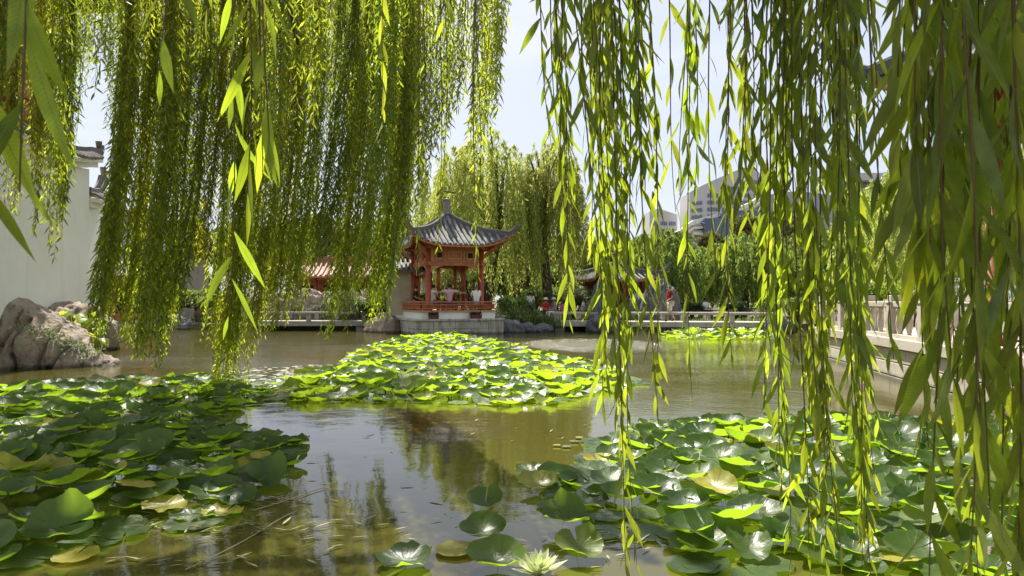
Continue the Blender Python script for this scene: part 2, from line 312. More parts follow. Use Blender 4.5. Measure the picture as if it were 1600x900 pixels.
M['water'] = water_mat()
# ------------------------------------------------------------------ water and ground
POND = [(7.2, -4), (9.2, 19), (9.4, 20.4), (11.5, 24), (15.0, 30), (16.5, 36.8), (6, 37.2), (3.4, 35.6), (1.0, 34.6), (-1.0, 33.6), (-5.4, 33.6), (-7, 36.0), (-12, 36.6), (-19, 36.0), (-20.5, 30), (-17, 24.5), (-13.4, 20.6), (-12.1, 17.2), (-11.0, 12), (-9.5, 4), (-7, -4), (0, -5)]
gm = MB(); gm.mi = 0
cx0, cy0 = 0, 17
n_ = len(POND); rings = []
for k, (sc_, zz) in enumerate([(1.0, -.8), (1.0, .30), (1.06, .40)]):
    rings.append([(cx0+(x-cx0)*sc_, cy0+(y-cy0)*sc_, zz) for x, y in POND])
for rad, zz in ((60, .45), (160, .5), (600, 1.0), (4500, 1.0)):
    ring = []
    for x, y in POND:
        a = math.atan2(y-cy0, x-cx0); ring.append((cx0+math.cos(a)*rad, cy0+math.sin(a)*rad, zz))
    rings.append(ring)
V = [p for r_ in rings for p in r_]
gm.add(V, [(i*n_+k, i*n_+(k+1) % n_, (i+1)*n_+(k+1) % n_, (i+1)*n_+k) for i in range(len(rings)-1) for k in range(n_)])
M['soil'] = mat('leaf littered soil', (.16, .13, .09), .95, [(1.2, (.09, .10, .04), .4, .65), (7, (.25, .22, .15), .6, .8)], (15, .6, .04))
tag(gm.build('ground', M['soil']), kind='structure')
wm = MB(); wm.add([(-24, -8, 0), (24, -8, 0), (24, 42, 0), (-24, 42, 0)], [(0, 1, 2, 3)])
tag(wm.build('water', M['water']), kind='structure')
# ------------------------------------------------------------------ stone terrace with its retaining wall, balustrade
TD = Vector((.1688, .9857, 0)); TN = Vector((.9857, -.1688, 0)); T0 = Vector((8.62, 19.4, 0))    # far corner; wall runs back toward the camera
def tp(s, n, z): p = T0-TD*s+TN*n; return (p.x, p.y, z)
tr_ = math.atan2(TD.y, TD.x)-math.pi/2
terrace = thing('terrace', 'stone block terrace rising from the water beside the red columned pavilion', 'terrace', (0, 0, 0))
b = MB(); LEN = 22
def tbox(b, s0, s1, n0, n1, z0, z1):
    P = [tp(s0, n0, z0), tp(s1, n0, z0), tp(s1, n1, z0), tp(s0, n1, z0), tp(s0, n0, z1), tp(s1, n0, z1), tp(s1, n1, z1), tp(s0, n1, z1)]
    b.add(P, [(0, 3, 2, 1), (4, 5, 6, 7), (0, 1, 5, 4), (1, 2, 6, 5), (2, 3, 7, 6), (3, 0, 4, 7)])
rnd = random.Random(3)
tbox(b, .06, LEN, .09, 12, -.6, .60); b.build('core', M['joint'], terrace)
c = MB()
for z0, z1, off in ((-.3, .045, .0), (.065, .325, .03), (.345, .60, .035)):
    s = 0
    while s < LEN:
        L = rnd.uniform(1.1, 1.7); tbox(c, s, min(s+L-.008, LEN), off+rnd.uniform(0, .008), .2, z0, z1); s += L
for z0, z1 in ((.065, .325), (.345, .60)):
    n = .2
    while n < 8: tbox(c, 0.0, .12, n, n+1.2, z0, z1); n += 1.21
c.build('wall_block', M['stone'], terrace, bevel=.008)
c = MB(); s = -.04
while s < LEN:
    L = rnd.uniform(1.5, 2.1); tbox(c, s, s+L-.006, -.05, .55, .625, .825); s += L
c.build('coping', M['stone'], terrace, bevel=.012)
c = MB()
for i in range(12):
    for j in range(9): tbox(c, .0+i*1.2, .0+i*1.2+1.19, .56+j*.9, .56+j*.9+.89, .61, .815)
c.build('paving', M['stone'], terrace)
bal = thing('balustrade', 'carved pale stone balustrade along the terrace edge above the pond', 'balustrade', (0, 0, 0))
posts = [0.15, 2.0, 3.85, 5.35, 6.9, 8.7, 10.6, 12.5]
def post(s, big=False):
    q = MB(); x = .16 if big else .10; x = .12 if not big else .15
    tbox(q, s-x, s+x, .06, .06+2*x, .827, 1.52); tbox(q, s-x-.02, s+x+.02, .04, .08+2*x, 1.522, 1.56); tbox(q, s-x*.85, s+x*.85, .06+x*.15, .06+x*1.85, 1.562, 1.69)
    q.build('post', M['stone'], bal, bevel=.012)
for i, s in enumerate(posts): post(s, s in (posts[0], 3.85))
r_ = MB()
for i in range(len(posts)-1):
    a, b2 = posts[i]+.15, posts[i+1]-.15
    q = MB(); tbox(q, a, b2, .09, .25, 1.44, 1.56); q.build('rail', M['stone'], bal, bevel=.015)
    m_ = (a+b2)/2
    for sx in (a+.14, m_, b2-.14):
        p = tp(sx, .17, .827)
        q = MB(); q.lathe(p, [(.062, 0), (.062, .06), (.04, .09), (.06, .2), (.068, .3), (.06, .4), (.04, .5), (.062, .54), (.062, .613)], 12)
        q.build('baluster', M['stone'], bal, smooth=True)
    q = MB(); tbox(q, a, b2, .07, .27, .827, .90); q.build('plinth', M['stone'], bal)
# return of the balustrade along the far end
for i in range(3):
    q = MB(); tbox(q, .03, .15, .35+i*1.7, .35+i*1.7+1.5, 1.44, 1.56); q.build('rail', M['stone'], bal, bevel=.015)
    q = MB(); tbox(q, -.02, .24, .35+i*1.7+1.45, .35+i*1.7+1.7, .827, 1.6); q.build('post', M['stone'], bal, bevel=.012)
# ------------------------------------------------------------------ tiled roofs
def hip_roof(parent, c, a, ze, zt, rz, lift=.55, tip=.45, rib=.26, m='tile', curve=1.55):
    """square hip roof with swept corners: a = half eave length"""
    C_, S_ = math.cos(rz), math.sin(rz)
    def surf(side, u, v):
        w_ = a*(1-v)+.12*v; x = u*w_; y = -w_
        lf = abs(u)**4*(1-v)**2
        k = 1+tip*lf*.28
        z = ze+(zt-ze)*(v**(1/curve)*.35+v**curve*.65)+lift*lf
        th = side*math.pi/2+rz; x *= k; y *= k
        return (c[0]+x*math.cos(th)-y*math.sin(th), c[1]+x*math.sin(th)+y*math.cos(th), c[2]+z)
    b = MB(); under = MB()
    for s in range(4):
        b.grid(lambda u, v: surf(s, u*2-1, v), 25, 12)
        def un(u, v):
            p = surf(s, u*2-1, v*.93); return (p[0], p[1], p[2]-.12-.05*v)
        under.grid(lambda u, v: un(1-u, v), 25, 8)
        def fr(u, v):
            p = surf(s, u*2-1, 0); return (p[0], p[1], p[2]-.12*(1-v))
        under.grid(fr, 25, 2)
    b.build('roof_bed', M['tile_dark'], parent, smooth=True); under.build('soffit', M['red_old'], parent, smooth=True)
    nr = int(2*a/rib); t = MB()
    for s in range(4):
        for i in range(nr+1):
            x0 = -a+.08+(2*a-.16)*i/nr
            vmax = 1-(abs(x0)+.02-.12)/(a-.12) if abs(x0) > .12 else 1
            vmax = max(min(vmax, .97), .03); pts = []
            for k in range(9):
                v = vmax*k/8; w_ = a*(1-v)+.12*v; p = surf(s, max(-1, min(1, x0/w_)), v); pts.append((p[0], p[1], p[2]+.035))
            d = (Vector(pts[0])-Vector(pts[1])).normalized()*.06; pts[0] = tuple(Vector(pts[0])+d)
            t.tube(pts, .078*rib/.26, 7)
    t.build('roof_tiles', M[m], parent, smooth=False)
    for s in range(4):
        h = MB(); pts = []
        for k in range(14):
            v = k/13; p = Vector(surf(s, 1, v)); pts.append(p+Vector((0, 0, .10)))
        d = (pts[0]-pts[1]); d.z = 0; d.normalize()
        ext = [pts[0]+d*(.22*j)*tip/.45+Vector((0, 0, .05*j+.055*j*j))*tip/.45 for j in (3, 2, 1)]
        pts = ext+pts
        for i in range(len(pts)-1):
            hh = .13+.13*min(1, i/6); h.beam(pts[i]-Vector((0, 0, .02)), pts[i+1]-Vector((0, 0, .02)), .13, hh)
        h.tube([p+Vector((0, 0, .1)) for p in pts], [.03, .05]+[.07]*(len(pts)-2), 7)
        h.build('hip_ridge', M['tile_dark'], parent)
def gable_roof(parent, L, dp, ze, zt, m='tile', rib=.3, ridge=True, name='roof_tiles', mf='tile_dark', curve=1.3, up=.0):
    """local: ridge along x, length L, half depth dp"""
    b = MB(); t = MB()
    def s_(x, sgn, v):
        z = ze+(zt-ze)*v**curve+up*abs(x/(L/2))**5; return (x, sgn*dp*(1-v), z)
    for sg in (-1, 1):
        b.grid(lambda u, v: s_((u-.5)*L*(-sg), sg, v), 17, 8)
        b.grid(lambda u, v: tuple(np.array(s_((u-.5)*L*sg, sg, v))-np.array((0, 0, .12))), 17, 8)
        n = int(L/rib)
        for i in range(n+1):
            x = -L/2+L*i/n; t.tube([np.array(s_(x, sg, v/5))+np.array((0, 0, .03)) for v in range(6)], rib*.26, 6)
        b.grid(lambda u, v: tuple(np.array(s_((u-.5)*L, sg, 0))-np.array((0, 0, .12*v))), 17, 2)
    b.build('roof_bed', M[mf], parent); t.build(name, M[m], parent)
    if ridge:
        r = MB(); pts = [(-L/2-.1+(L+.2)*i/16, 0, zt+.1+up*abs(i/8-1)**5*1.0) for i in range(17)]
        for i in range(16): r.beam(pts[i], pts[i+1], .2, .34)
        r.build('ridge', M[mf], parent)
def fret_rail(parent, p0, p1, z0, z1, m, step=.075, post=False, lat=None):
    """timber railing with spindles between two points (local x,y)"""
    r = MB(); p0, p1 = Vector((*p0, 0)), Vector((*p1, 0)); d = p1-p0; L = d.length; d.normalize()
    for z, h in ((z1-.03, .06), (z1-.14, .035), (z0+.08, .04)):
        r.beam(p0+Vector((0, 0, z)), p1+Vector((0, 0, z)), .06, h)
    r.build('rail', m, parent)
    s = MB(); k = int(L/step)
    for i in range(1, k):
        q = p0+d*(L*i/k); s.box((q.x, q.y, (z0+.1+z1-.155)/2), (.022, .022, z1-.155-z0-.1), 0)
    s.build('lattice', m, parent)
# ------------------------------------------------------------------ the red pavilion on the far bank
PC = (W(698, 33.2), 33.2); th = R(23)
pav = thing('garden_pavilion', 'square red timber pavilion with swept grey tiled roof on a white base at the water', 'pavilion', (PC[0], PC[1], 0), th)
hA = 1.30            # half of column square
b = MB(); b.box((0, 0, .2), (4.1, 4.1, .80)); b.build('footing_core', M['joint'], pav)
b = MB()
for s in range(4):
    c_, s_ = math.cos(s*math.pi/2), math.sin(s*math.pi/2); x = -2.12; i = 0
    while x < 2.1:
        L = [.82, 1.05, .9, .7, .77][i % 5]; L = min(L, 2.12-x)
        if L > .1:
            for z0, z1 in ((-.3, .26), (.27, .612)):
                cx_ = x+L/2; b.box((cx_*c_+2.08*s_, cx_*s_-2.08*c_, (z0+z1)/2), ((L-.012, .09, z1-z0)), s*math.pi/2)
        x += L; i += 1
b.build('footing_block', M['stone_wet'], pav, bevel=.01)
b = MB(); b.box((0, 0, .665), (4.35, 4.35, .10)); b.build('stone_step', M['stone_wet'], pav, bevel=.02)
b = MB(); b.box((0, 0, .87), (3.62, 3.62, .308)); b.build('base', M['white'], pav)
b = MB(); b.box((0, 0, 1.06), (3.72, 3.72, .075)); b.build('floor_edge', M['ochre'], pav)
Lr = 1.80
for sg in ((-1, -1, 1, -1), (1, -1, 1, 1), (1, 1, -1, 1), (-1, 1, -1, -1)):
    fret_rail(pav, (sg[0]*Lr, sg[1]*Lr), (sg[2]*Lr, sg[3]*Lr), 1.1, 1.52, M['red_old'])
for sx in (-1, 1):
    for sy in (-1, 1):
        q = MB(); q.lathe((sx*hA, sy*hA, 1.1), [(.17, 0), (.17, .1), (.13, .13), (.12, 2.9)], 14); q.build('column', M['red'], pav, smooth=True)
for sx in (-.62, .62):       # inner ring of thinner posts
    for sy in (-1, 1):
        q = MB(); q.lathe((sx*1.0, sy*.62, 1.1), [(.09, 0), (.085, 3.0)], 10); q.build('inner_post', M['red'], pav, smooth=True)
b = MB()
for s in range(4):
    c_, s_ = math.cos(s*math.pi/2), math.sin(s*math.pi/2)
    def lp(x, y, z): return (x*c_-y*s_, x*s_+y*c_, z)
    q = MB(); q.beam(lp(-hA-.25, -hA, 3.26), lp(hA+.25, -hA, 3.26), .12, .17); q.build('beam', M['red_old'], pav, bevel=.01)
    q = MB(); q.beam(lp(-hA-.3, -hA, 4.02), lp(hA+.3, -hA, 4.02), .14, .14); q.build('upper_beam', M['red_old'], pav, bevel=.01)
    q = MB(); q.beam(lp(-hA+.1, -hA+.02, 3.66), lp(hA-.1, -hA+.02, 3.66), .05, .60); q.build('frieze', M['ochre'], pav)
    # framed panels and dark square openings
    for x0, x1, op in ((-.98, -.52, 1), (-.40, .40, 2), (.52, .98, 1)):
        fr = MB()
        for xa, xb, za, zb in ((x0, x1, 3.86, 3.91), (x0, x1, 3.41, 3.46)): fr.beam(lp(xa, -hA-.025, (za+zb)/2), lp(xb, -hA-.025, (za+zb)/2), .04, zb-za)
        for xx in (x0+.02, x1-.02): fr.box(lp(xx, -hA-.027, 3.66), (.05, .05, .39))
        fr.build('panel_frame', M['red_old'], pav)
        o = MB(); wd = .24 if op == 1 else .56
        o.beam(lp((x0+x1)/2-wd/2, -hA-.012, 3.67), lp((x0+x1)/2+wd/2, -hA-.012, 3.67), .02, .24)
        o.build('opening' if op == 1 else 'carved_panel', M['darkwood'] if op == 1 else M['red_old'], pav)
    # curved brackets under the beam
    for sg in (-1, 1):
        br = MB(); P = [(sg*(hA-.1), 3.17), (sg*(hA-.1), 2.82), (sg*(hA-.22), 2.95), (sg*(hA-.5), 3.09), (sg*(hA-.72), 3.17)]
        va = [lp(x, -hA-.03, z) for x, z in P]+[lp(x, -hA+.03, z) for x, z in P]
        br.add(va, [(0, 1, 2, 3, 4), (9, 8, 7, 6, 5)]+[(i, (i+1) % 5, 5+(i+1) % 5, 5+i) for i in range(5)]); br.build('bracket', M['ochre'], pav)
    # diagonal strut to the corner eave
    q = MB(); q.beam(lp(hA, -hA, 3.55), lp(hA+.85, -hA-.85, 4.35), .1, .14); q.build('corner_strut', M['red_old'], pav)
    q = MB(); q.beam(lp(hA+.0, -hA, 4.15), lp(hA+1.2, -hA-1.2, 4.62), .12, .12); q.build('corner_beam', M['red_old'], pav)
q = MB(); q.box((0, 0, 4.13), (2.5, 2.5, .05)); q.build('ceiling', M['red_old'], pav)
hip_roof(pav, (0, 0, 0), 2.12, 4.12, 5.55, 0, lift=.42, tip=.32, rib=.26)
q = MB(); q.lathe((0, 0, 5.4), [(.34, 0), (.26, .12), (.16, .22), (.15, .3), (.22, .34), (.2, .4), (.17, .98), (.21, 1.0), (.21, 1.08), (.05, 1.12)], 12); q.build('finial', M['tile'], pav, smooth=False)
# white wall wing with a lean tiled roof joined to the pavilion's far side
wing = thing('garden_wall', 'beige wall wing with small grey tiled roof beside the red pavilion', 'wall', (W(628, 35), 35, 0), R(14))
q = MB(); q.box((-.1, 0, 1.75), (1.25, 2.4, 2.7)); q.build('wall', mat('beige plaster', (.42, .38, .27), .9, (2, (.33, .30, .21), .4, .7)), wing)  # beige plaster with a faint browner mottle
q = MB(); q.box((-.1, 0, .45), (1.6, 2.7, .75)); q.build('base', M['white'], wing)
gable_roof(wing, 2.1, 1.6, 3.05, 4.0, rib=.22)
# flower boxes on the step
def flower_box(px, lab):
    x = W(px, 31.6); t = thing('flower_box', lab, 'planter', (x, 0, 0))
    # sits on the front step: work out its place along the front edge
    lx = None
    return t
M['terracotta'] = mat('dark red planter', (.16, .05, .04), .7, (8, (.1, .03, .03), .4, .7))
for lx, lab, L in ((-1.25, 'small dark red trough of flowers under the narrow opening by the corner column', .42), (.78, 'longer dark red trough of flowers centred below the pavilion rail', .50)):
    C_, S_ = math.cos(th), math.sin(th); ly = -2.02
    t = thing('flower_box', lab, 'planter', (PC[0]+lx*C_-ly*S_, PC[1]+lx*S_+ly*C_, .716), th, 'flower troughs on the pavilion step')
    q = MB(); q.box((0, 0, .09), (L, .2, .18), top=(1.06, 1.1)); q.build('trough', M['terracotta'], t, bevel=.01)
    rg = np.random.default_rng(5); n = 160; P = np.stack([rg.uniform(-L/2, L/2, n), rg.uniform(-.1, .1, n), rg.uniform(.16, .22, n)], 1)
    Dd = rg.normal(size=(n, 3)); Dd[:, 2] = abs(Dd[:, 2])+.8; nm = NM(); leaves(nm, P, Dd, rg.normal(size=(n, 3)), rg.uniform(.08, .16, n), rg.uniform(.04, .06, n), 3, 2)
    nm.build('foliage', M['leaf_dark'], t)
    P = P[:26]+np.array([0, 0, .1]); nm = NM(); leaves(nm, P, rg.normal(size=(26, 3)), rg.normal(size=(26, 3)), np.full(26, .05), np.full(26, .05), 3, 2); nm.build('flowers', M['c_pink'], t)
# ------------------------------------------------------------------ stone footbridges
def bridge(name, label, x0, y0, x1, y1, mt, dark=False, zt=.50, step=2.0):
    t = thing(name, label, 'footbridge', (x0, y0, 0), math.atan2(y1-y0, x1-x0)); L = math.hypot(x1-x0, y1-y0)
    q = MB(); q.box((L/2, .9, zt-.13), (L, 1.9, .26)); q.build('deck', mt, t, bevel=.015)
    n = int(L/step)
    for sy in (0.02, 1.78):
        for i in range(n+1):
            x = min(max(L*i/n, .12), L-.12); q = MB(); q.box((x, sy, zt+.225), (.22, .2, .45)); q.build('post', mt, t, bevel=.01)
            if i < n:
                q = MB(); q.box((x+L/n/2, sy, zt+.23), (.13, .16, .26)); q.build('short_post', mt, t)
        q = MB(); q.box((L/2, sy, zt+.405), (L+.2, .24, .11)); q.build('rail', mt, t, bevel=.015)
    for i in range(0, n+1, 2):
        q = MB(); q.box((min(max(L*i/n, .3), L-.3), .9, -.15), (.5, 1.6, .77)); q.build('pier', M['stone_dark'], t)
    return t
bridge('stone_footbridge', 'low pale stone footbridge where the man in the red shirt walks', W(866, 34.0), 34.6, W(1215, 33), 32.8, M['stone'])
bridge('stone_footbridge', 'low dark stone footbridge in front of the pale rockery and orange tiled roof', W(392, 35), 34.9, W(572, 35), 35.1, M['stone_dark'])
# ------------------------------------------------------------------ white walled hall on the near bank
hall = thing('white_hall', 'tall white plastered hall with curved tiled eaves and a red upper storey', 'building', (0, 0, 0))
A0, A1 = (-10.6, 10.0), (-12.75, 20.6)
def wallprism(b, p0, p1, th_, z0, z1f):
    d = Vector((p1[0]-p0[0], p1[1]-p0[1], 0)).normalized(); nrm = Vector((-d.y, d.x, 0))
    N = 14; V = []
    for i in range(N+1):
        q = Vector((p0[0]+(p1[0]-p0[0])*i/N, p0[1]+(p1[1]-p0[1])*i/N, 0)); zt = z1f(i/N)
        V += [(q.x, q.y, z0), (q.x, q.y, zt), (q.x+nrm.x*th_, q.y+nrm.y*th_, z0), (q.x+nrm.x*th_, q.y+nrm.y*th_, zt)]
    Fc = []
    for i in range(N):
        a = 4*i; c = a+4; Fc += [(a, c, c+1, a+1), (c+2, a+2, a+3, c+3), (a+1, c+1, c+3, a+3)]
    Fc += [(0, 1, 3, 2), (4*N, 4*N+2, 4*N+3, 4*N+1)]
    b.add(V, Fc)
up1 = lambda t: 5.35+.0*t+.18*max(0, (t-.75)/.25)**2
q = MB(); wallprism(q, A0, A1, 6, .0, up1); q.build('wall', M['plaster'], hall)
B0, B1 = (-12.79, 20.6), (-13.2, 21.9)
q = MB(); wallprism(q, B0, B1, 5, 0, lambda t: 4.45+.2*t*t); q.build('lower_wall', M['plaster'], hall)
def eave(p0, p1, zf, ext, tipz, name):
    """curved tiled coping along a wall head, with upturned end"""
    d = Vector((p1[0]-p0[0], p1[1]-p0[1], 0)); L = d.length; d.normalize(); n = Vector((d.y, -d.x, 0)); c = MB(); r = MB(); tl = MB(); N = 26
    pts = []
    for i in range(N+1):
        s = (L+ext)*i/N; t = s/L; z = zf(min(t, 1))+tipz*max(0, (t-.8))**2*6
        pts.append((Vector((p0[0], p0[1], 0))+d*s, z))
    for i in range(N):
        (a, za), (b2, zb) = pts[i], pts[i+1]
        for off, dz, wd, h, mb in ((.02, .02, .26, .16, c), (.09, .15, .40, .11, c), (.02, .42, .22, .26, r)):
            if mb is c and i > N*L/(L+ext)+.5: continue
            mb.beam(a+n*(off-.05)+Vector((0, 0, za+dz)), b2+n*(off-.05)+Vector((0, 0, zb+dz)), wd, h)
    k = int(L/.24)
    for i in range(k):
        s = L*(i+.5)/k; t = s/L; p = Vector((p0[0], p0[1], 0))+d*s; z = zf(t)+tipz*max(0, (t-.8))**2*6
        tl.tube([p-n*.2+Vector((0, 0, z+.45)), p+n*.18+Vector((0, 0, z+.34)), p+n*.42+Vector((0, 0, z+.22))], .06, 7)
    c.build('cornice', M['white'], hall); r.build('ridge', M['tile_dark'], hall); tl.build('eave_tiles', M['tile'], hall)
    e = pts[-1]; f = MB(); f.tube([e[0]+Vector((0, 0, e[1]+.42)), e[0]+d*.12+Vector((0, 0, e[1]+.52)), e[0]+d*.2+Vector((0, 0, e[1]+.68))], [.1, .08, .05], 7); f.tube([e[0]-d*.1+Vector((0, 0, e[1]+.5)), e[0]-d*.12+Vector((0, 0, e[1]+.75))], [.07, .1], 7); f.build('eave_finial', M['tile_dark'], hall)
eave(A0, A1, up1, .85, .55, 'e1'); eave(B0, B1, lambda t: 4.45+.2*t*t, .45, .3, 'e2')
# red upper storey set back and the deep upper eave
q = MB(); q.box((-14.6, 15.7, 7.9), (4.2, 5.4, 5.0)); q.build('upper_wall', M['red_old'], hall)
for yy in (13.2, 14.9, 16.6, 18.3):
    q = MB(); q.lathe((-12.35, yy, 5.9), [(.11, 0), (.11, 4.5)], 12); q.build('column', M['red'], hall, smooth=True)
q = MB(); q.box((-12.35, 15.8, 6.2), (.08, 5.0, .12)); q.box((-12.35, 15.8, 6.75), (.08, 5.0, .08)); q.build('rail', M['red'], hall)
q = MB()
q.grid(lambda u, v: (-18.1+7.2*u, 13.0+8*v, 10.35+.25*u**3+.0*v), 10, 4)
q.grid(lambda u, v: (-10.9-7.2*u, 13.0+8*v, 10.9+.25*(1-u)**3+1.6*u), 10, 4)
q.box((-10.95, 17, 10.72), (.12, 8, .3)); q.box((-14.5, 13.0, 10.7), (7.2, .12, .5)); q.box((-14.5, 21.0, 10.7), (7.2, .12, .5))
q.build('upper_eave', M['darkwood'], hall)
q = MB()
for i in range(30): q.tube([(-10.85, 13.1+i*.27, 10.98), (-12.6, 13.1+i*.27, 11.35), (-17.6, 13.1+i*.27, 12.5)], .07, 7)
q.build('roof_tiles', M['tile'], hall)
# ------------------------------------------------------------------ pavilion on the terrace
pv2 = thing('terrace_pavilion', 'red columned pavilion on the stone terrace behind the large hanging leaves', 'pavilion', (9.42, 8.2, .82), R(-9.7))
for sx in (-2.2, 2.2):
    for sy in (-2.2, 2.2):
        q = MB(); q.lathe((sx, sy, 0), [(.22, 0), (.22, .18), (.15, .25), (.15, 4.2)], 16); q.build('column', M['red'], pv2, smooth=True)
for sy in (-2.2, 2.2):
    q = MB(); q.box((0, sy, 3.6), (4.8, .16, .3)); q.build('beam', M['red'], pv2)
    q = MB(); q.box((0, sy, 4.2), (4.8, .14, .16)); q.build('upper_beam', M['red'], pv2)
for sx in (-2.2, 2.2):
    q = MB(); q.box((sx, 0, 3.62), (.16, 4.2, .3)); q.build('beam', M['red'], pv2)
fret_rail(pv2, (-2.1, 2.2), (2.1, 2.2), 0.05, .75, M['red'], .12)
hip_roof(pv2, (0, 0, 0), 3.1, 4.15, 6.2, 0, lift=.6, tip=.6, rib=.28)
# ------------------------------------------------------------------ houses beyond the pond
def small_hall(px, d, L, dp, zeave, zt, rz, label, wall='red_old', tile='tile', ridge='tile_dark', cols=4, zb=.45, rib=.3):
    t = thing('garden_house', label, 'building', (W(px, d), d, 0), R(rz))
    q = MB(); q.box((0, .4, (zb+zeave)/2), (L*.86, dp*1.1, zeave-zb)); q.build('wall', M[wall], t)
    q = MB(); q.box((0, 0, zb/2+.1), (L*.95, dp*1.7, zb)); q.build('plinth', M['stone_dark'], t)
    for i in range(cols):
        x = -L*.44+L*.88*i/(cols-1); q = MB(); q.lathe((x, -dp*.72, zb), [(.12, 0), (.12, zeave-zb+.1)], 10); q.build('column', M['white'] if wall == 'plaster' else M['red'], t, smooth=True)
        if i < cols-1:
            q = MB(); q.box((x+L*.44/(cols-1), .4-dp*.55-.01, zb+(zeave-zb)*.5), (L*.88/(cols-1)*.6, .06, (zeave-zb)*.6)); q.build('window', M['darkwood'], t)
    q = MB(); q.box((0, -dp*.72, zeave-.1), (L*.92, .14, .22)); q.build('beam', M['red_old'], t)
    gable_roof(t, L, dp, zeave, zt, m=tile, mf=ridge, rib=rib, up=.25)
    return t
small_hall(168, 34.5, 4.4, 1.7, 2.8, 4.0, 30, 'dark roofed low garden house with red posts just beyond the white hall', cols=3)
small_hall(215, 44, 9, 2.6, 4.2, 6.3, -12, 'grey roofed hall half hidden behind shrubs and hanging willow', wall='stone_dark', cols=5)
small_hall(560, 41.5, 8.4, 2.0, 2.95, 3.95, 2, 'long red house with orange terracotta roof behind the pale rockery', tile='tile_red', ridge='tile_red', cols=6)
small_hall(640, 52, 8, 2.5, 3.4, 5.4, 0, 'pale two roofed house seen through the red pavilion columns', wall='plaster', tile='tile_red', ridge='tile_red')
kiosk = thing('garden_kiosk', 'small dark red kiosk with two grey upturned roofs behind the footbridge', 'pavilion', (W(957, 41), 41, .45), R(20))
q = MB(); q.box((0, 0, .25), (4.2, 3.6, .5)); q.build('base', M['white'], kiosk)
q = MB(); q.box((0, 0, 1.55), (2.7, 2.4, 2.1)); q.build('wall', mat('dark red wall', (.12, .03, .022), .6), kiosk)
for sx in (-1.4, 0, 1.4):
    q = MB(); q.lathe((sx, -1.4, .5), [(.1, 0), (.1, 1.9)], 10); q.build('column', M['red'], kiosk, smooth=True)
hip_roof(kiosk, (0, 0, 0), 1.85, 2.3, 3.15, 0, lift=.3, tip=.4, rib=.25)
# ------------------------------------------------------------------ city beyond the garden
M['facade'] = mat('pale concrete facade', (.52, .50, .50), .8, (.05, (.44, .43, .44), .4, .7)); M['glass_band'] = mat('blue grey office glass', (.13, .17, .24), .25, (.2, (.08, .11, .17), .4, .7), spec=.6)
def tower(px0, px1, d, prof, floors, fh, zt0, label, sect, logo=False, bot=0):
    """facade facing the camera: prof(u)->top height"""
    x0, x1 = W(px0, d), W(px1, d); t = thing('office_tower', label, 'office tower', ((x0+x1)/2, d, 0)); Wd = x1-x0; N = 30
    q = MB(); V = []
    def dep(u):   # folded plan: side bays turn away
        return sect(u)
    for i in range(N+1):
        u = i/N; x = (u-.5)*Wd; V += [(x, dep(u), bot), (x, dep(u), prof(u)), (x, 26, bot), (x, 26, prof(u))]
    Fc = []
    for i in range(N):
        a = 4*i; c = a+4; Fc += [(a, c, c+1, a+1), (c+2, a+2, a+3, c+3), (a+1, c+1, c+3, a+3)]
    Fc += [(0, 1, 3, 2), (4*N, 4*N+2, 4*N+3, 4*N+1)]
    q.add(V, Fc); q.build('facade', M['facade'], t)
    bays = [(.02, .14), (.20, .36), (.40, .55), (.60, .78), (.83, .96)] if Wd > 25 else [(.05, .3), (.36, .62), (.68, .95)]
    for k in range(floors):
        z = zt0-k*fh
        for a, c in bays:
            if z+fh*.5 > min(prof(a), prof(c))-2: continue
            xa, xb = (a-.5)*Wd, (c-.5)*Wd; g = MB()
            n = 4
            for j in range(n):
                ua = a+(c-a)*j/n; ub = a+(c-a)*(j+1)/n
                g.add([((ua-.5)*Wd, dep(ua)-.25, z-fh*.27), ((ub-.5)*Wd-.25, dep(ub)-.25, z-fh*.27), ((ub-.5)*Wd-.25, dep(ub)-.25, z+fh*.27), ((ua-.5)*Wd, dep(ua)-.25, z+fh*.27)], [(0, 1, 2, 3)])
            g.build('window', M['glass_band'], t)
    return t
D1 = 350
tw = tower(1082, 1198, D1, lambda u: Z(298, D1)+(Z(262, D1)-Z(298, D1))*(min(1, u/.68))**.9 if u < .68 else Z(262, D1)-(Z(262, D1)-Z(275, D1))*max(0, (u-.85)/.15), 13, 3.55, 62, 'pale stepped office tower with a curved crest and blue window bands', lambda u: 6*max(0, (.17-u)/.17)+5*max(0, (u-.8)/.2))
q = MB(); q.box((W(1165, D1)-tw.location.x, -.3, Z(268, D1)), (2.2, .2, 1.2)); q.build('sign_upper', M['c_red'], tw); q = MB(); q.box((W(1165, D1)-tw.location.x+.4, -.3, Z(268, D1)-1.1), (2.6, .2, .5)); q.build('sign_lower', mat('orange sign', (.6, .22, .05)), tw)
tower(1016, 1060, 380, lambda u: Z(326, 380)-(Z(326, 380)-Z(336, 380))*abs(u-.3)*1.2, 5, 4.0, 44, 'lower grey office block beside the curved crest tower', lambda u: 4*abs(u-.4))
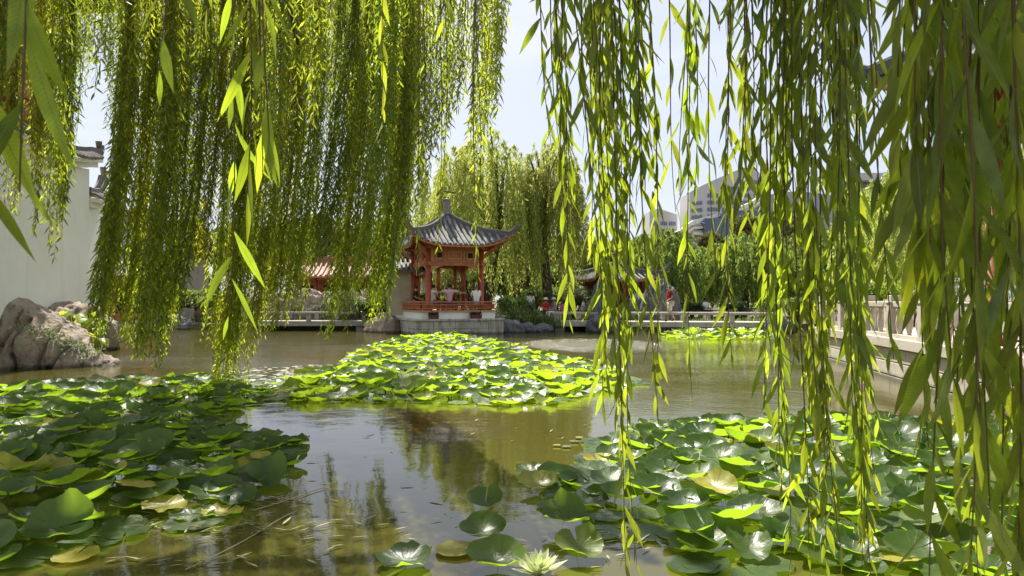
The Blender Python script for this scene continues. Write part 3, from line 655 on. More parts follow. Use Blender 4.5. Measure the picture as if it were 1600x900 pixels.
# convention hall: sweeping white roof strips over a dark glass box
D2 = 230
hl = thing('exhibition_hall', 'exhibition hall with sweeping white roof bands and dark blue glass walls', 'building', (W(1140, D2), D2, 0))
q = MB()
def rf(u): return (W(1062, D2)+(W(1330, D2)-W(1062, D2))*u-hl.location.x)
def sweep(px):   # roof edge height in the picture
    return Z(np.interp(px, [1062, 1080, 1110, 1140, 1170, 1190, 1215, 1250, 1330], [362, 348, 340, 332, 320, 305, 298, 296, 305]), D2)
for k, (m_, dz, dy, th_) in enumerate((('white', 0, 0, 1.1), ('white', -2.1, 1.5, .7), ('white', -3.6, .5, .9), ('white', -5.2, 1.5, .6), ('white', -6.6, .2, .8))):
    q = MB(); N = 24; px_hi = 1196-k*9
    pts = [(W(px, D2)-hl.location.x, -2+dy, float(sweep(px))+dz*np.interp(px, [1062, 1120, 1190], [.4, 1, 1.0])) for px in np.linspace(1064+k*4, px_hi, N)]
    for i in range(N-1): q.beam(pts[i], pts[i+1], 3.0, th_)
    q.build('roof_band', M[m_], hl)
q = MB(); N = 30; xs = np.linspace(1075, 1330, N); V = []
for px in xs:
    x = W(px, D2)-hl.location.x; zt = float(sweep(px))-.6; V += [(x, 0, 0), (x, 0, zt), (x, 40, 0), (x, 40, zt)]
Fc = []
for i in range(N-1):
    a = 4*i; c = a+4; Fc += [(a, c, c+1, a+1), (a+1, c+1, c+3, a+3), (c+2, a+2, a+3, c+3)]
q.add(V, Fc); q.build('roof', mat('grey roof sheet', (.36, .37, .42), .6, (.3, (.30, .31, .36), .4, .7)), hl)
q = MB()
for px0, px1, y0 in ((1094, 1120, 344), (1120, 1240, 332)):
    q.box(((W(px0, D2)+W(px1, D2))/2-hl.location.x, -3, Z(y0, D2)/2), (W(px1, D2)-W(px0, D2), 5, Z(y0, D2)))
q.build('glass_wall', mat('dark blue glass', (.05, .075, .12), .15, (.3, (.09, .12, .18), .45, .6, (1, 1, .1)), spec=.7), hl)
q = MB()
for px in np.linspace(1121, 1239, 14): q.box((W(px, D2)-hl.location.x, -5.55, Z(336, D2)/2+2), (.25, .1, Z(336, D2)-4))
q.build('mullion', M['glass_band'], hl)
# hill with an arched roof and a lettered block in front
D3 = 300
hm = MB()
hm.grid(lambda u, v: (W(1300, D3)+u*90, D3+15+v*90, (Z(262, D3)*max(0, math.sin(math.pi*min(1, .08+u*.9)))**.55)*max(0, math.sin(math.pi*(.02+v*.9)))**.3), 40, 20)
tag(hm.build('hill', mat('dry brown hillside', (.33, .23, .15), .9, [(.08, (.22, .2, .1), .45, .65), (.3, (.42, .32, .22), .55, .7)], (1, .6, .5)), smooth=True), kind='structure')
lb = thing('lettered_block', 'low blue glass block with pale lettering beneath the brown hillside', 'building', (W(1350, D3), D3, 0))
q = MB(); q.box((0, 5, Z(286, D3)/2), (18, 10, Z(286, D3))); q.build('facade', M['glass_band'], lb)
q = MB(); q.box((0, -.2, Z(279, D3)), (19, 9.6, 3.2)); q.build('roof', M['facade'], lb)
fc = bpy.data.curves.new('letters', 'FONT'); fc.body = 'nwea'; fc.size = 5.2; fc.extrude = .15; fc.align_x = 'CENTER'
fc.materials.append(M['c_white']); fo = bpy.data.objects.new('tmp_text', fc); COL.objects.link(fo); bpy.context.view_layer.update(); tm_ = bpy.data.meshes.new_from_object(fo.evaluated_get(bpy.context.evaluated_depsgraph_get())); bpy.data.objects.remove(fo); fo = bpy.data.objects.new('lettering', tm_); COL.objects.link(fo); fo.parent = lb; fo.rotation_euler = (R(90), 0, 0); fo.location = (2, -.25, Z(303, D3))
# ------------------------------------------------------------------ rocks
def rock(loc, dims, label, seed, m='rock_grey', rz=0, group=None, name='rock', groove=0.12, nu=64, nv=32, shape=None):
    th_, ph = np.meshgrid(np.linspace(0, 2*np.pi, nu, endpoint=False), np.linspace(-.35*np.pi, .5*np.pi, nv)); th_ = th_.ravel(); ph = ph.ravel()
    d = np.stack([np.cos(ph)*np.cos(th_), np.cos(ph)*np.sin(th_), np.sin(ph)], 1)
    n1 = noise3(d*1.3+seed*3.1, seed, 5); n2 = noise3(d*np.array([5, 5, 1.2])+seed, seed+9, 3); n2 = 1-abs(n2-.5)*4
    r = .62+.75*n1+groove*n2; V = d*r[:, None]*np.array(dims)
    if shape is not None: V = shape(V, dims)
    idx = np.arange(nu*nv).reshape(nv, nu); j = np.roll(idx, -1, 1)
    nm = NM(); nm.add(V, np.stack([idx[:-1], j[:-1], j[1:], idx[1:]], -1))
    o = nm.build(name, M[m]); o.location = loc; o.rotation_euler.z = rz
    return tag(o, label, 'rock', group)
def groundp(px, py, zz=0): d = D(py); return (W(px, d), d, zz)
# the big folded boulder by the white hall: a ridge falling towards the water on the right
def big_rock():
    nx, ny = 260, 90; x = np.linspace(-14.2, -9.55, nx); t = np.linspace(0, 1, ny); X, T = np.meshgrid(x, t)
    top = np.interp(X, [-14.2, -12.2, -11.7, -11.0, -10.45, -10.2, -9.9, -9.55], [2.0, 1.78, 1.62, 1.15, .62, .40, .2, .02])
    front = 15.4+np.interp(X, [-14.2, -12, -10.4, -9.55], [-.3, .0, .75, 1.25])
    prof = np.sin(np.clip(T*1.15, 0, 1)*np.pi/2)**.75; Zz = -.3+(top+.3)*np.where(T < .8, prof, prof-(T-.8)*1.2)
    Y = front+T**1.6*np.interp(X, [-14.2, -11, -9.55], [2.6, 1.9, .35])
    P = np.stack([X.ravel(), Y.ravel(), Zz.ravel()], 1)
    g = noise3(P*np.array([3.0, .6, .6])+np.array([0, 0, 0])+.35*noise3(P*1.1, 4, 2)[:, None], 5, 3); g = np.clip(abs(g-.5)*9, 0, 1)**.6   # vertical folds
    g2 = noise3(P*np.array([5, 2, 1.2]), 8, 3)
    P[:, 1] += -.42*g*(P[:, 2] > -.2)+.15*(g2-.5)*2; P[:, 2] += .10*(noise3(P*1.6, 12, 4)-.5)*2*np.clip(P[:, 2], 0, 1); P[:, 0] += .08*(noise3(P*2.2, 15, 3)-.5)
    idx = np.arange(nx*ny).reshape(ny, nx); nm = NM(); nm.add(P-np.array([-11.8, 16, 0]), np.stack([idx[:-1, :-1], idx[:-1, 1:], idx[1:, 1:], idx[1:, :-1]], -1))
    o = nm.build('boulder', M['rock']); o.location = (-11.8, 16, 0); tag(o, 'large folded brown grey boulder sloping into the water below the white hall', 'boulder')
big_rock()
rock((W(70, 17.6), 18.3, .75), (1.0, .7, .75), 'rounded sunlit stone peeping over the boulder beside the yellow leaves', 21, 'rock')
rock((W(158, 22), 21.6, .3), (.75, .5, .75), 'small grey stone under the white hall corner behind the big yellow leaves', 22, 'rock')
for px, y, w_, h_, s, lab in ((195, 36.3, 1.3, .8, 31, 'dark grooved bank stone below the yellow green shrub'), (238, 36.5, 1.2, .75, 32, 'dark bank stone under the dense dark shrub'),
        (275, 36.6, 1.1, .6, 33, 'low dark bank stone hidden behind hanging willow tips'), (603, 33.2, .85, .75, 34, 'pale rock at the pavilion corner touching the water'), (588, 33.6, .6, .5, 35, 'small pale rock beside the pavilion corner rock'),
        (797, 33.0, .6, .5, 36, 'grey rock at the foot of the pavilion steps near the dark trunk'), (778, 33.0, .45, .6, 37, 'narrow rock squeezed between pavilion step and grey rock'), (824, 33.3, .4, .32, 38, 'low pale rock under the tall green reeds'), (848, 33.5, .5, .3, 39, 'flat pale rock where the reeds end at the footbridge'),
        (1215, 32.5, .7, .7, 40, 'brown grey stone at the terrace end of the pale footbridge')):
    rock((W(px, y), y, .12), (w_, w_*.7, h_), lab, s, 'rock_grey' if s < 34 or s > 35 else 'rock')
rock((W(945, 33.4), 33.3, .15), (.75, .6, .6), 'dark wet rock at the waterline in front of the footbridge', 50, 'rock_grey', groove=.3)
rock((W(936, 36.0), 36.0, .9), (.5, .45, 1.15), 'tall dark scholar stone standing behind the footbridge', 51, 'rock_grey', groove=.35)
rock((W(947, 33.9), 33.85, .5), (.32, .3, .75), 'slim pitted stone rising in front of the footbridge rail', 54, 'rock_grey', groove=.4)
rock((W(1032, 37.5), 37.5, .9), (.85, .6, 1.35), 'grey scholar rock behind the man in the red shirt', 52, 'rock_grey', groove=.35)
rock((W(1000, 38.5), 38.5, .6), (.8, .6, 1.0), 'low rugged rock between the kiosk and the scholar rock', 53, 'rock_grey', groove=.35)
for i, (px, w_, h_, y) in enumerate(((440, 1.4, .9, 38.2), (472, 1.0, 1.1, 38.6), (505, 1.5, .95, 38.4), (545, 1.2, .8, 38.0), (590, 1.3, 1.0, 38.5), (400, 1.5, .8, 38.6), (350, 1.2, .9, 38.8))):
    rock((W(px, y), y, .75), (w_, .8, h_), ['pale pitted rock beneath the orange roof, beside the red house wall', 'tall pale pitted rock in the middle of the rockery', 'broad pale pitted rock below the orange eaves', 'pale pitted rock half under the grey green shrub', 'pale pitted rock nearest the beige wall wing', 'pale pitted rock glimpsed through the dense willow', 'pale pitted rock at the far dark shrub end of the rockery'][i], 60+i, 'rockery' if 'rockery' in M else 'rock', group='rockery stones', groove=.45)
# ------------------------------------------------------------------ shrubs and trees
def clump_leaves(rng, cs, rs, n, L, Wd, nm, mi=0, up=.3, squash=.8):
    """leaves near the surface of lumps cs (m,3) rs (m,)"""
    k = rng.integers(0, len(cs), n); d = unit(rng.normal(size=(n, 3))); rad = rs[k]*(1-.45*rng.random(n)**2)
    P = cs[k]+d*rad[:, None]*np.array([1, 1, squash]); D_ = d+rng.normal(size=(n, 3))*.7; D_[:, 2] += up
    leaves(nm, P, D_, rng.normal(size=(n, 3))+np.array([0, 0, 1.2]), L*rng.uniform(.6, 1.3, n), Wd*rng.uniform(.7, 1.2, n), 3, 2, curl=rng.uniform(-.2, .2, n), mi=mi)
def broad_tree(loc, rx, rz_, trunk, n, m, label, seed, name='tree', cat='tree', L=.22, Wd=.12, group=None, lumps=26, ry=None):
    rng = np.random.default_rng(seed); ry = ry or rx
    t = thing(name, label, cat, loc, 0, group)
    d = unit(rng.normal(size=(lumps, 3))); d[:, 2] = np.where(d[:, 2] < -.5, -d[:, 2], d[:, 2])
    cs = d*rng.uniform(.25, .85, (lumps, 1))*np.array([rx, ry, rz_])+np.array([0, 0, trunk+rz_]); rs = rng.uniform(.22, .42, lumps)*min(rx, rz_)*1.0
    nm = NM(); clump_leaves(rng, cs, rs, n, L, Wd, nm)
    nm.build('crown' if cat == 'tree' else 'foliage', M[m], t, smooth=False)
    q = MB(); top = (rng.uniform(-.2, .2)*rx, 0, trunk+rz_*.9); q.tube([(0, 0, -.3), (.05, .02, trunk*.5), top], [rz_*.07+.04, rz_*.055+.03, .03], 8); q.build('trunk' if cat == 'tree' else 'stem', M['bark'], t, smooth=True)
    q = MB()
    for i in range(0, lumps, 2):
        c = cs[i]; q.tube([(0, 0, trunk*.7), tuple(c*np.array([.4, .4, .75])), tuple(c)], [.05*rz_*.5+.02, .03, .012], 5)
    q.build('limbs' if False else 'branchwork', M['bark'], t)
    return t
def willow(loc, Rr, H, trunk_lean, nb, nl, m, label, seed, skirt=.3, lens=(.22, .05), ry=None, drop=(.45, .95), gapf=0.0, zmin=None, twig=None):
    """weeping willow: bundles of hanging strands from a dome"""
    rng = np.random.default_rng(seed); ry = ry or Rr
    t = thing('willow_tree', label, 'willow', loc)
    fork = np.array([trunk_lean*.6, 0, H*.42]); q = MB(); q.tube([(0, 0, -.3), (trunk_lean*.25, 0, H*.2), tuple(fork)], [.34, .27, .22], 10); q.build('trunk', M['bark'], t, smooth=True)
    ang = rng.uniform(0, 2*np.pi, nb); rad = np.sqrt(rng.random(nb))*(1)
    zt = H*(.55+.45*np.sqrt(np.clip(1-rad**2, 0, 1)))*rng.uniform(.86, 1.0, nb)
    C0 = np.stack([np.cos(ang)*rad*Rr, np.sin(ang)*rad*ry, zt], 1)
    for i in range(7):
        k = rng.integers(0, nb); e = C0[k]; mid = (fork+e)/2+np.array([0, 0, H*.1]); q = MB(); q.tube([tuple(fork), tuple(mid), tuple(e)], [.16, .09, .03], 7); q.build('limb', M['bark'], t, smooth=True)
    per = max(1, int(nl/nb)); nm = NM(); allP = []; allD = []; nst = 7
    strands = []
    for k in range(nb):
        length = (zt[k]-(skirt if zmin is None else zmin))*rng.uniform(*drop); ns_ = nst
        off = rng.normal(size=(ns_, 2))*Rr*.055
        for s in range(ns_):
            ln = length*rng.uniform(.65, 1.05); j = max(4, int(per/ns_)); u = np.sort(rng.random(j))
            spread = 1+.25*u
            out_ = np.array([math.cos(ang[k]), math.sin(ang[k])])*rad[k]
            x = C0[k, 0]+off[s, 0]*np.minimum(1, u*4)*spread+out_[0]*Rr*.12*np.sin(np.minimum(u*3, 1)*np.pi/2); y = C0[k, 1]+off[s, 1]*np.minimum(1, u*4)*spread+out_[1]*ry*.12*np.sin(np.minimum(u*3, 1)*np.pi/2)
            z = C0[k, 2]+.25*np.sin(np.minimum(u*5, 1)*np.pi)-ln*u; allP.append(np.stack([x, y, z], 1))
    P = np.concatenate(allP); n = len(P); P += rng.normal(size=(n, 3))*.04
    Dn = rng.normal(size=(n, 3))*.35; Dn[:, 2] -= 1
    leaves(nm, P, Dn, rng.normal(size=(n, 3)), lens[0]*rng.uniform(.6, 1.3, n), lens[1]*rng.uniform(.7, 1.3, n), 3, 2)
    nm.build('crown', M[m], t, smooth=False)
    return t
M['rockery'] = M['rock']
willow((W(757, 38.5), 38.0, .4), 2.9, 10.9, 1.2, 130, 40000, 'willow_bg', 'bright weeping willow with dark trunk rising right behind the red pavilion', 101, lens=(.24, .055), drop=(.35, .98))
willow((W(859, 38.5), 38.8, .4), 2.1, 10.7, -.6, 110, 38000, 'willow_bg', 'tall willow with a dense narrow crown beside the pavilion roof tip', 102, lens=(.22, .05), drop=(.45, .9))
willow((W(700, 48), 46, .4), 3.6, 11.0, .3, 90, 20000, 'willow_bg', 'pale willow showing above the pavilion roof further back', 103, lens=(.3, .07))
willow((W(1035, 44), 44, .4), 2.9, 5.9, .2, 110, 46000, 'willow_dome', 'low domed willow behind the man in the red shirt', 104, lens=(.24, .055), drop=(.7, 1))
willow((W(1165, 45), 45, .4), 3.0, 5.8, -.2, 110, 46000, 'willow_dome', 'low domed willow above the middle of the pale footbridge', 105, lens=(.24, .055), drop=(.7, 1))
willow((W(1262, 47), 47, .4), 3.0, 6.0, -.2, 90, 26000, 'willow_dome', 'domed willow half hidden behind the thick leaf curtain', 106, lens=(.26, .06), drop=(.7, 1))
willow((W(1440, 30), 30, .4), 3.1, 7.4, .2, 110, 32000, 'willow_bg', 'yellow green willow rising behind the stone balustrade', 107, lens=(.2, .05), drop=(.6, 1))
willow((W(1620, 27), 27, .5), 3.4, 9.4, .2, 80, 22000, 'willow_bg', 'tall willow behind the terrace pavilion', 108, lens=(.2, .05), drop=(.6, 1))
BT = [  # px, d, rx, rz, trunk, n, mat, label
 (215, 52, 4.2, 3.2, 2, 5000, 'leaf_olive', 'broad olive tree behind the grey roofed hall'), (330, 58, 5, 3.0, 2, 5000, 'leaf_mid', 'round tree seen in the gap of the willow curtain'),
 (425, 62, 5, 3.4, 2, 5000, 'leaf_dark', 'dark tree behind the orange roofed house, hall side'), (512, 60, 3.4, 3.2, 2.2, 5000, 'leaf_olive', 'grey green tree above the orange roof'), (600, 60, 5, 3.2, 2, 5000, 'leaf_mid', 'tree between the orange roof and the pavilion'),
 (835, 56, 5, 2.5, 2, 6000, 'leaf_mid', 'leafy tree behind the willow with the dense narrow crown'), (925, 54, 3.6, 2.1, 1.8, 6000, 'leaf_mid', 'rounded green tree behind the grey roofed kiosk'), (890, 44, 2.2, 1.3, .6, 4000, 'leaf_mid', 'bushy tree beside the kiosk roof'),
 (1168, 95, 2.4, 1.9, 9.0, 4200, 'leaf_olive', 'round brownish tree in front of the dark glass wall'), (1152, 95, 0.1, .1, 0, 0, '', ''), (1197, 96, 1.9, 1.8, 9.2, 3500, 'leaf_olive', 'smaller round brownish tree beside the one before the dark glass'), (1113, 95, 2.1, 1.5, 7.2, 3500, 'leaf_olive', 'dull olive tree between the low willows and glass hall'),
 (1232, 85, 4.0, 3.4, 5.5, 4500, 'leaf_olive', 'rounded olive tree beyond the thick leaf curtain'), (1330, 40, 3.2, 1.9, .8, 7000, 'leaf_mid', 'leafy tree behind the far end of the balustrade'), (1400, 60, 6, 4.4, 3, 7000, 'leaf_yellow', 'yellow green tree below the brown hill'), (1530, 50, 7, 5, 3, 7000, 'leaf_mid', 'green tree behind the terrace pavilion'),
 (800, 62, 6, 2.6, 0.2, 7000, 'leaf_mid', 'leafy tree low behind the dark willow trunk'), (870, 72, 7, 2.6, 0.2, 6000, 'leaf_mid', 'broad tree far behind the narrow crowned willow'), (1080, 75, 7, 2.2, 0.2, 6000, 'leaf_mid', 'broad tree far behind the low domed willows'), (700, 75, 7, 2.4, .2, 6000, 'leaf_mid', 'broad tree far behind the pavilion'), (1300, 70, 7, 2.6, .2, 6000, 'leaf_mid', 'broad tree far behind the terrace corner'), (100, 60, 6, 4, 3, 3000, 'leaf_mid', 'tree behind the white hall'), (745, 60, 6, 3.0, 2, 6000, 'leaf_dark', 'dark tree seen through the pavilion columns'), (1000, 60, 5, 2.6, 1.5, 5000, 'leaf_mid', 'green tree behind the low domed willow')]
for i, (px, d, rx, rz_, tk, n, m_, lab) in enumerate(BT):
    if n: broad_tree((W(px, d), d, .45), rx, rz_, tk, n, m_, lab, 200+i, L=.42 if d < 70 else .6, Wd=.22 if d < 70 else .34, lumps=30)
BS = [ # shrubs px d rx rz n mat label L
 (200, 37.2, .95, .75, 3500, 'leaf_yellow', 'pale yellow green shrub in front of the low garden house', .10), (232, 37.6, 1.0, .95, 3500, 'leaf_dark', 'dense dark rounded shrub next to the yellow green one', .1), (268, 37.8, 1.25, .9, 4500, 'leaf_dark', 'broad dark green shrub with grey highlights by the bank stones', .1),
 (310, 38.2, 1.4, .95, 4500, 'leaf_mid', 'mid green shrub behind the longest willow tips', .1), (355, 38.4, 1.3, .8, 3500, 'leaf_dark', 'dark shrub at the start of the rockery', .1), (540, 36.6, 1.1, .85, 5000, 'leaf_grey', 'grey green feathery shrub spilling over the rockery', .08), (500, 37.6, 1.2, .55, 4000, 'leaf_grey', 'low pale shrub on the rockery behind the dark footbridge', .08), (575, 34.9, .75, .55, 3200, 'leaf_dark', 'dark green shrub low at the water beside the pale corner rock', .1), (600, 36.8, 1.1, 1.2, 4200, 'leaf_mid', 'tall shrub against the beige wall wing', .1),
 (800, 37.0, 1.2, .7, 4000, 'leaf_mid', 'green shrub under the hanging willow beside the dark trunk', .1), (836, 39.2, 1.3, .9, 4000, 'leaf_mid', 'shrub behind the person in white by the reeds', .1), (895, 40.2, 1.5, 1.0, 6000, 'leaf_grey', 'clipped pale green shrub below the kiosk roof', .1), (868, 41.5, 1.4, 1.2, 5000, 'leaf_mid', 'rounded shrub behind the seated crowd', .1), (925, 39.6, 1.0, .8, 3500, 'leaf_dark', 'dark shrub against the tall scholar stone', .1),
 (1080, 39.5, 1.2, .5, 3000, 'leaf_dark', 'low dark shrub in the shade under the domed willow', .1), (1210, 37, 1.3, .6, 4000, 'leaf_mid', 'low shrub beyond the end of the pale footbridge', .1), (1245, 30, 1.0, .55, 3500, 'leaf_mid', 'leafy bush beside the terrace corner at the water', .1), (1330, 27, 1.3, .95, 5000, 'leaf_mid', 'bush rising behind the balustrade corner', .1), (1395, 26, 1.2, .9, 5000, 'leaf_yellow', 'bright bush behind the tall balustrade post', .1), (1150, 40, 1.4, .55, 3500, 'leaf_dark', 'shaded shrub between the two domed willows', .1),
 (735, 41, 1.6, 1.5, 5000, 'leaf_dark', 'dark shrub framed between the pavilion columns', .12), (705, 43, 1.4, .9, 4000, 'leaf_yellow', 'yellow green shrub seen through the pavilion', .12), (665, 43, 1.4, .8, 4000, 'leaf_yellow', 'bright shrub seen through the pavilion near the beige wall', .12)]
for i, (px, d, rx, rz_, n, m_, lab, L_) in enumerate(BS):
    broad_tree((W(px, d), d, .42), rx, rz_, 0.05, n, m_, lab, 300+i, name='shrub', cat='shrub', L=L_*1.3, Wd=L_*.65, lumps=22)
# reeds and the big leaved plant
def reeds(loc, n, rx, ry, h, label, seed, m='leaf_mid'):
    rng = np.random.default_rng(seed); t = thing('reed_clump', label, 'reeds', loc); P = np.stack([rng.normal(0, rx, n), rng.normal(0, ry, n), np.zeros(n)], 1)
    D_ = rng.normal(size=(n, 3))*.28; D_[:, 2] = 1; nm = NM(); leaves(nm, P, D_, rng.normal(size=(n, 3)), h*rng.uniform(.5, 1.1, n), np.full(n, .035), 6, 2, curl=rng.uniform(-.5, .5, n), prof=[.5, .5, .45, .35, .2, .03]); nm.build('foliage', M[m], t)
reeds((W(812, 33.9), 33.9, .25), 420, .8, .25, 1.15, 'tall green reeds on the bank beside the pavilion rocks', 7)
reeds((W(850, 34.3), 34.2, .25), 200, .4, .2, .8, 'shorter green reeds next to the footbridge end', 8)
reeds((W(108, 17.9), 17.9, .35), 70, .25, .12, .6, 'dry yellow grass blades between boulder and big leaves', 9, 'leaf_yellow')
def big_leaf_plant(loc, n, label, seed, spread, h, size):
    rng = np.random.default_rng(seed); t = thing('taro_plant', label, 'plant', loc)
    q = MB(); nm = NM(); P = []; Dd = []
    for i in range(n):
        a = rng.uniform(0, 6.28); r = spread*math.sqrt(rng.random()); top = np.array([math.cos(a)*r, math.sin(a)*r*.5, h*rng.uniform(.55, 1.05)])
        q.tube([(top[0]*.3, top[1]*.3, -.1), tuple(top*np.array([.75, .75, .6])), tuple(top)], [.018, .014, .01], 5); P.append(top); Dd.append([math.cos(a)+rng.normal()*.3, math.sin(a)-.3, -.45])
    P = np.array(P); Dd = np.array(Dd)
    leaves(nm, P-unit(Dd)*size*.2, Dd, np.tile([0, 0, 1.], (n, 1))+rng.normal(size=(n, 3))*.35, size*rng.uniform(.7, 1.2, n), size*.95*rng.uniform(.8, 1.1, n), 7, 5, curl=-.25, fold=.22, prof=[.28, .46, .5, .42, .3, .14, .02])
    nm.build('foliage', M['taro'], t); q.build('stem', M['leaf_yellow'], t, smooth=True)
M['taro'] = leafmat('large yellow green leaf', (.16, .24, .03), (.30, .36, .05), (.75, .75, .05), .5, .4, .3)
big_leaf_plant((W(122, 17.6), 17.6, .3), 17, 'sunlit clump of large yellow green heart leaves behind the boulder', 3, .55, .95, .34)
big_leaf_plant((W(150, 17.4), 17.3, .05), 10, 'smaller clump of yellow heart leaves at the boulder tip over the water', 4, .3, .8, .28)
# moss and creeping leaves on the boulder
rng = np.random.default_rng(77); n = 900; X = rng.uniform(-11.4, -10.0, n); P = np.stack([X, 15.9+rng.normal(0, .18, n)+(X+11.4)*.45, np.interp(X, [-11.4, -10.9, -10.3, -10.0], [.98, .78, .42, .22])+rng.normal(0, .05, n)], 1)
nm = NM(); leaves(nm, P, rng.normal(size=(n, 3))+np.array([0, -.4, .5]), rng.normal(size=(n, 3)), rng.uniform(.05, .12, n), rng.uniform(.03, .05, n), 3, 2)
o = nm.build('creeper_foliage', M['leaf_grey']); tag(o, 'creeping pale leaves growing over the boulder ledge', 'creeper', kind='stuff')
rng = np.random.default_rng(78); n = 9000
X = np.concatenate([rng.uniform(-19, -6.5, n//2), rng.uniform(1, 17, n//2)]); P = np.stack([X, 37.3+rng.random(n)**1.5*7, np.full(n, .38)], 1)
nm = NM(); leaves(nm, P, rng.normal(size=(n, 3))*.6+np.array([0, 0, 1]), rng.normal(size=(n, 3)), rng.uniform(.08, .3, n), rng.uniform(.03, .07, n), 3, 2)
tag(nm.build('ground_cover', M['leaf_mid']), 'low green ground cover along the far bank', 'ground cover', kind='stuff')
# ------------------------------------------------------------------ people
def skin_mesh(name, pts, edges, rad, m, parent, sub=1, root=0):
    me = bpy.data.meshes.new(name); me.from_pydata([tuple(p) for p in pts], edges, []); o = bpy.data.objects.new('tmp', me); COL.objects.link(o)
    sk = o.modifiers.new('s', 'SKIN'); sk.use_smooth_shade = True
    for i, r_ in enumerate(rad):
        v = me.skin_vertices[0].data[i]; v.radius = (r_, r_) if not isinstance(r_, tuple) else r_; v.use_root = (i == root)
    ss = o.modifiers.new('u', 'SUBSURF'); ss.levels = sub; ss.render_levels = sub
    dg = bpy.context.evaluated_depsgraph_get(); dg.update(); ev = o.evaluated_get(dg); nme = bpy.data.meshes.new_from_object(ev)
    bpy.data.objects.remove(o); nme.materials.clear(); nme.materials.append(M[m]); nme.name = name
    for p in nme.polygons: p.use_smooth = True
    r_ = bpy.data.objects.new(name, nme); COL.objects.link(r_); r_.parent = parent; return r_
def person(loc, rz, label, pose='stand', shirt='c_white', pants='c_navy', hair='hair', hat=None, shorts=False, group=None, h=1.75, lean=0, detail=False):
    """local frame: faces -Y. Height h."""
    t = thing('person', label, 'person', loc, rz, group); k = h/1.75
    sit = pose in ('sit', 'spread')
    J = {}; hipz = .93 if not sit else .0
    J['pelvis'] = (0, 0, hipz); J['belly'] = (0, .0+lean*.15, hipz+.18); J['chest'] = (0, lean*.35, hipz+.40); J['neck'] = (0, lean*.42-.01, hipz+.56)
    J['skull'] = (0, lean*.42-.04, hipz+.67); J['crown'] = (0, lean*.42-.03, hipz+.76)
    for s, n in ((-1, 'l'), (1, 'r')):
        J['sh'+n] = (s*.18, lean*.38, hipz+.50)
        J['hip'+n] = (s*.095, 0, hipz-.04)
        if sit:
            J['knee'+n] = (s*.12, -.42, hipz+.02); J['ank'+n] = (s*.12, -.44, hipz-.40); J['toe'+n] = (s*.12, -.60, hipz-.43)
        elif pose == 'walk':
            f = -.20 if s > 0 else .20
            J['knee'+n] = (s*.09, f*.55-.05, .49); J['ank'+n] = (s*.09, f+.04, .09+(.0 if s > 0 else .03)); J['toe'+n] = (s*.09, f-.13, .035)
        else:
            J['knee'+n] = (s*.10, -.02, .49); J['ank'+n] = (s*.10, .02, .08); J['toe'+n] = (s*.11, -.14, .035)
        if pose == 'spread': J['el'+n] = (s*.46, lean*.38+.10, hipz+.44); J['wr'+n] = (s*.70, lean*.38+.02, hipz+.40)
        elif pose == 'sit': J['el'+n] = (s*.23, -.06+lean*.3, hipz+.24); J['wr'+n] = (s*.14, -.28, hipz+.16)
        elif pose == 'walk': J['el'+n] = (s*.24, .05-.05*s, 1.18); J['wr'+n] = (s*.22, -.14-.10*s, 1.00)
        else: J['el'+n] = (s*.24, .02, 1.16); J['wr'+n] = (s*.24, -.06, .92)
        w_, e_ = Vector(J['wr'+n]), Vector(J['el'+n]); dd = (w_-e_).normalized(); J['palm'+n] = tuple(w_+dd*.07)
        sd_ = dd.cross(Vector((1, 0, 0))); sd_ = sd_.normalized() if sd_.length > .2 else Vector((0, 0, 1))
        for i in range(4): J['f%d%s' % (i, n)] = tuple(w_+dd*(.15-.01*abs(i-1.4))+sd_*(.018*(i-1.5)))
        J['th'+n] = tuple(w_+dd*.07+sd_*.06)
    if pose == 'spread': pass
    names = list(J); ix = {n: i for i, n in enumerate(names)}; P = [tuple(c*k for c in J[n]) for n in names]
    E = [('pelvis', 'belly'), ('belly', 'chest'), ('chest', 'neck'), ('neck', 'skull'), ('skull', 'crown')]
    rad = dict(pelvis=.135, belly=.125, chest=.15, neck=.062, skull=.095, crown=.075)
    for n in 'lr':
        E += [('chest', 'sh'+n), ('sh'+n, 'el'+n), ('el'+n, 'wr'+n), ('wr'+n, 'palm'+n), ('pelvis', 'hip'+n), ('hip'+n, 'knee'+n), ('knee'+n, 'ank'+n), ('ank'+n, 'toe'+n), ('wr'+n, 'th'+n)]+[('palm'+n, 'f%d%s' % (i, n)) for i in range(4)]
        rad.update({'sh'+n: .062, 'el'+n: .043, 'wr'+n: .028, 'palm'+n: .034, 'hip'+n: .095, 'knee'+n: .058, 'ank'+n: .04, 'toe'+n: .035, 'th'+n: .011})
        for i in range(4): rad['f%d%s' % (i, n)] = .009
    skin_mesh('body', P, [(ix[a], ix[b]) for a, b in E], [rad[n]*k for n in names], 'skin', t, 2 if detail else 1)
    def sub(nm_, keys, edges, rr, m_): 
        pts = [tuple(c*k for c in J[q]) if isinstance(q, str) else tuple(c*k for c in q) for q in keys]; skin_mesh(nm_, pts, edges, [x*k for x in rr], m_, t, 2 if detail else 1)
    def mid(a, b, f): return tuple(J[a][i]+(J[b][i]-J[a][i])*f for i in range(3))
    nb = (J['neck'][0], J['neck'][1], J['neck'][2]-.03)
    sub('shirt', ['belly', 'pelvis', 'chest', nb, 'shl', 'shr', mid('shl', 'ell', .8), mid('shr', 'elr', .8)], [(0, 1), (0, 2), (2, 3), (2, 4), (2, 5), (4, 6), (5, 7)], [.15, .158, .172, .075, .085, .085, .072, .072], shirt)
    f = .95 if shorts else 1.0
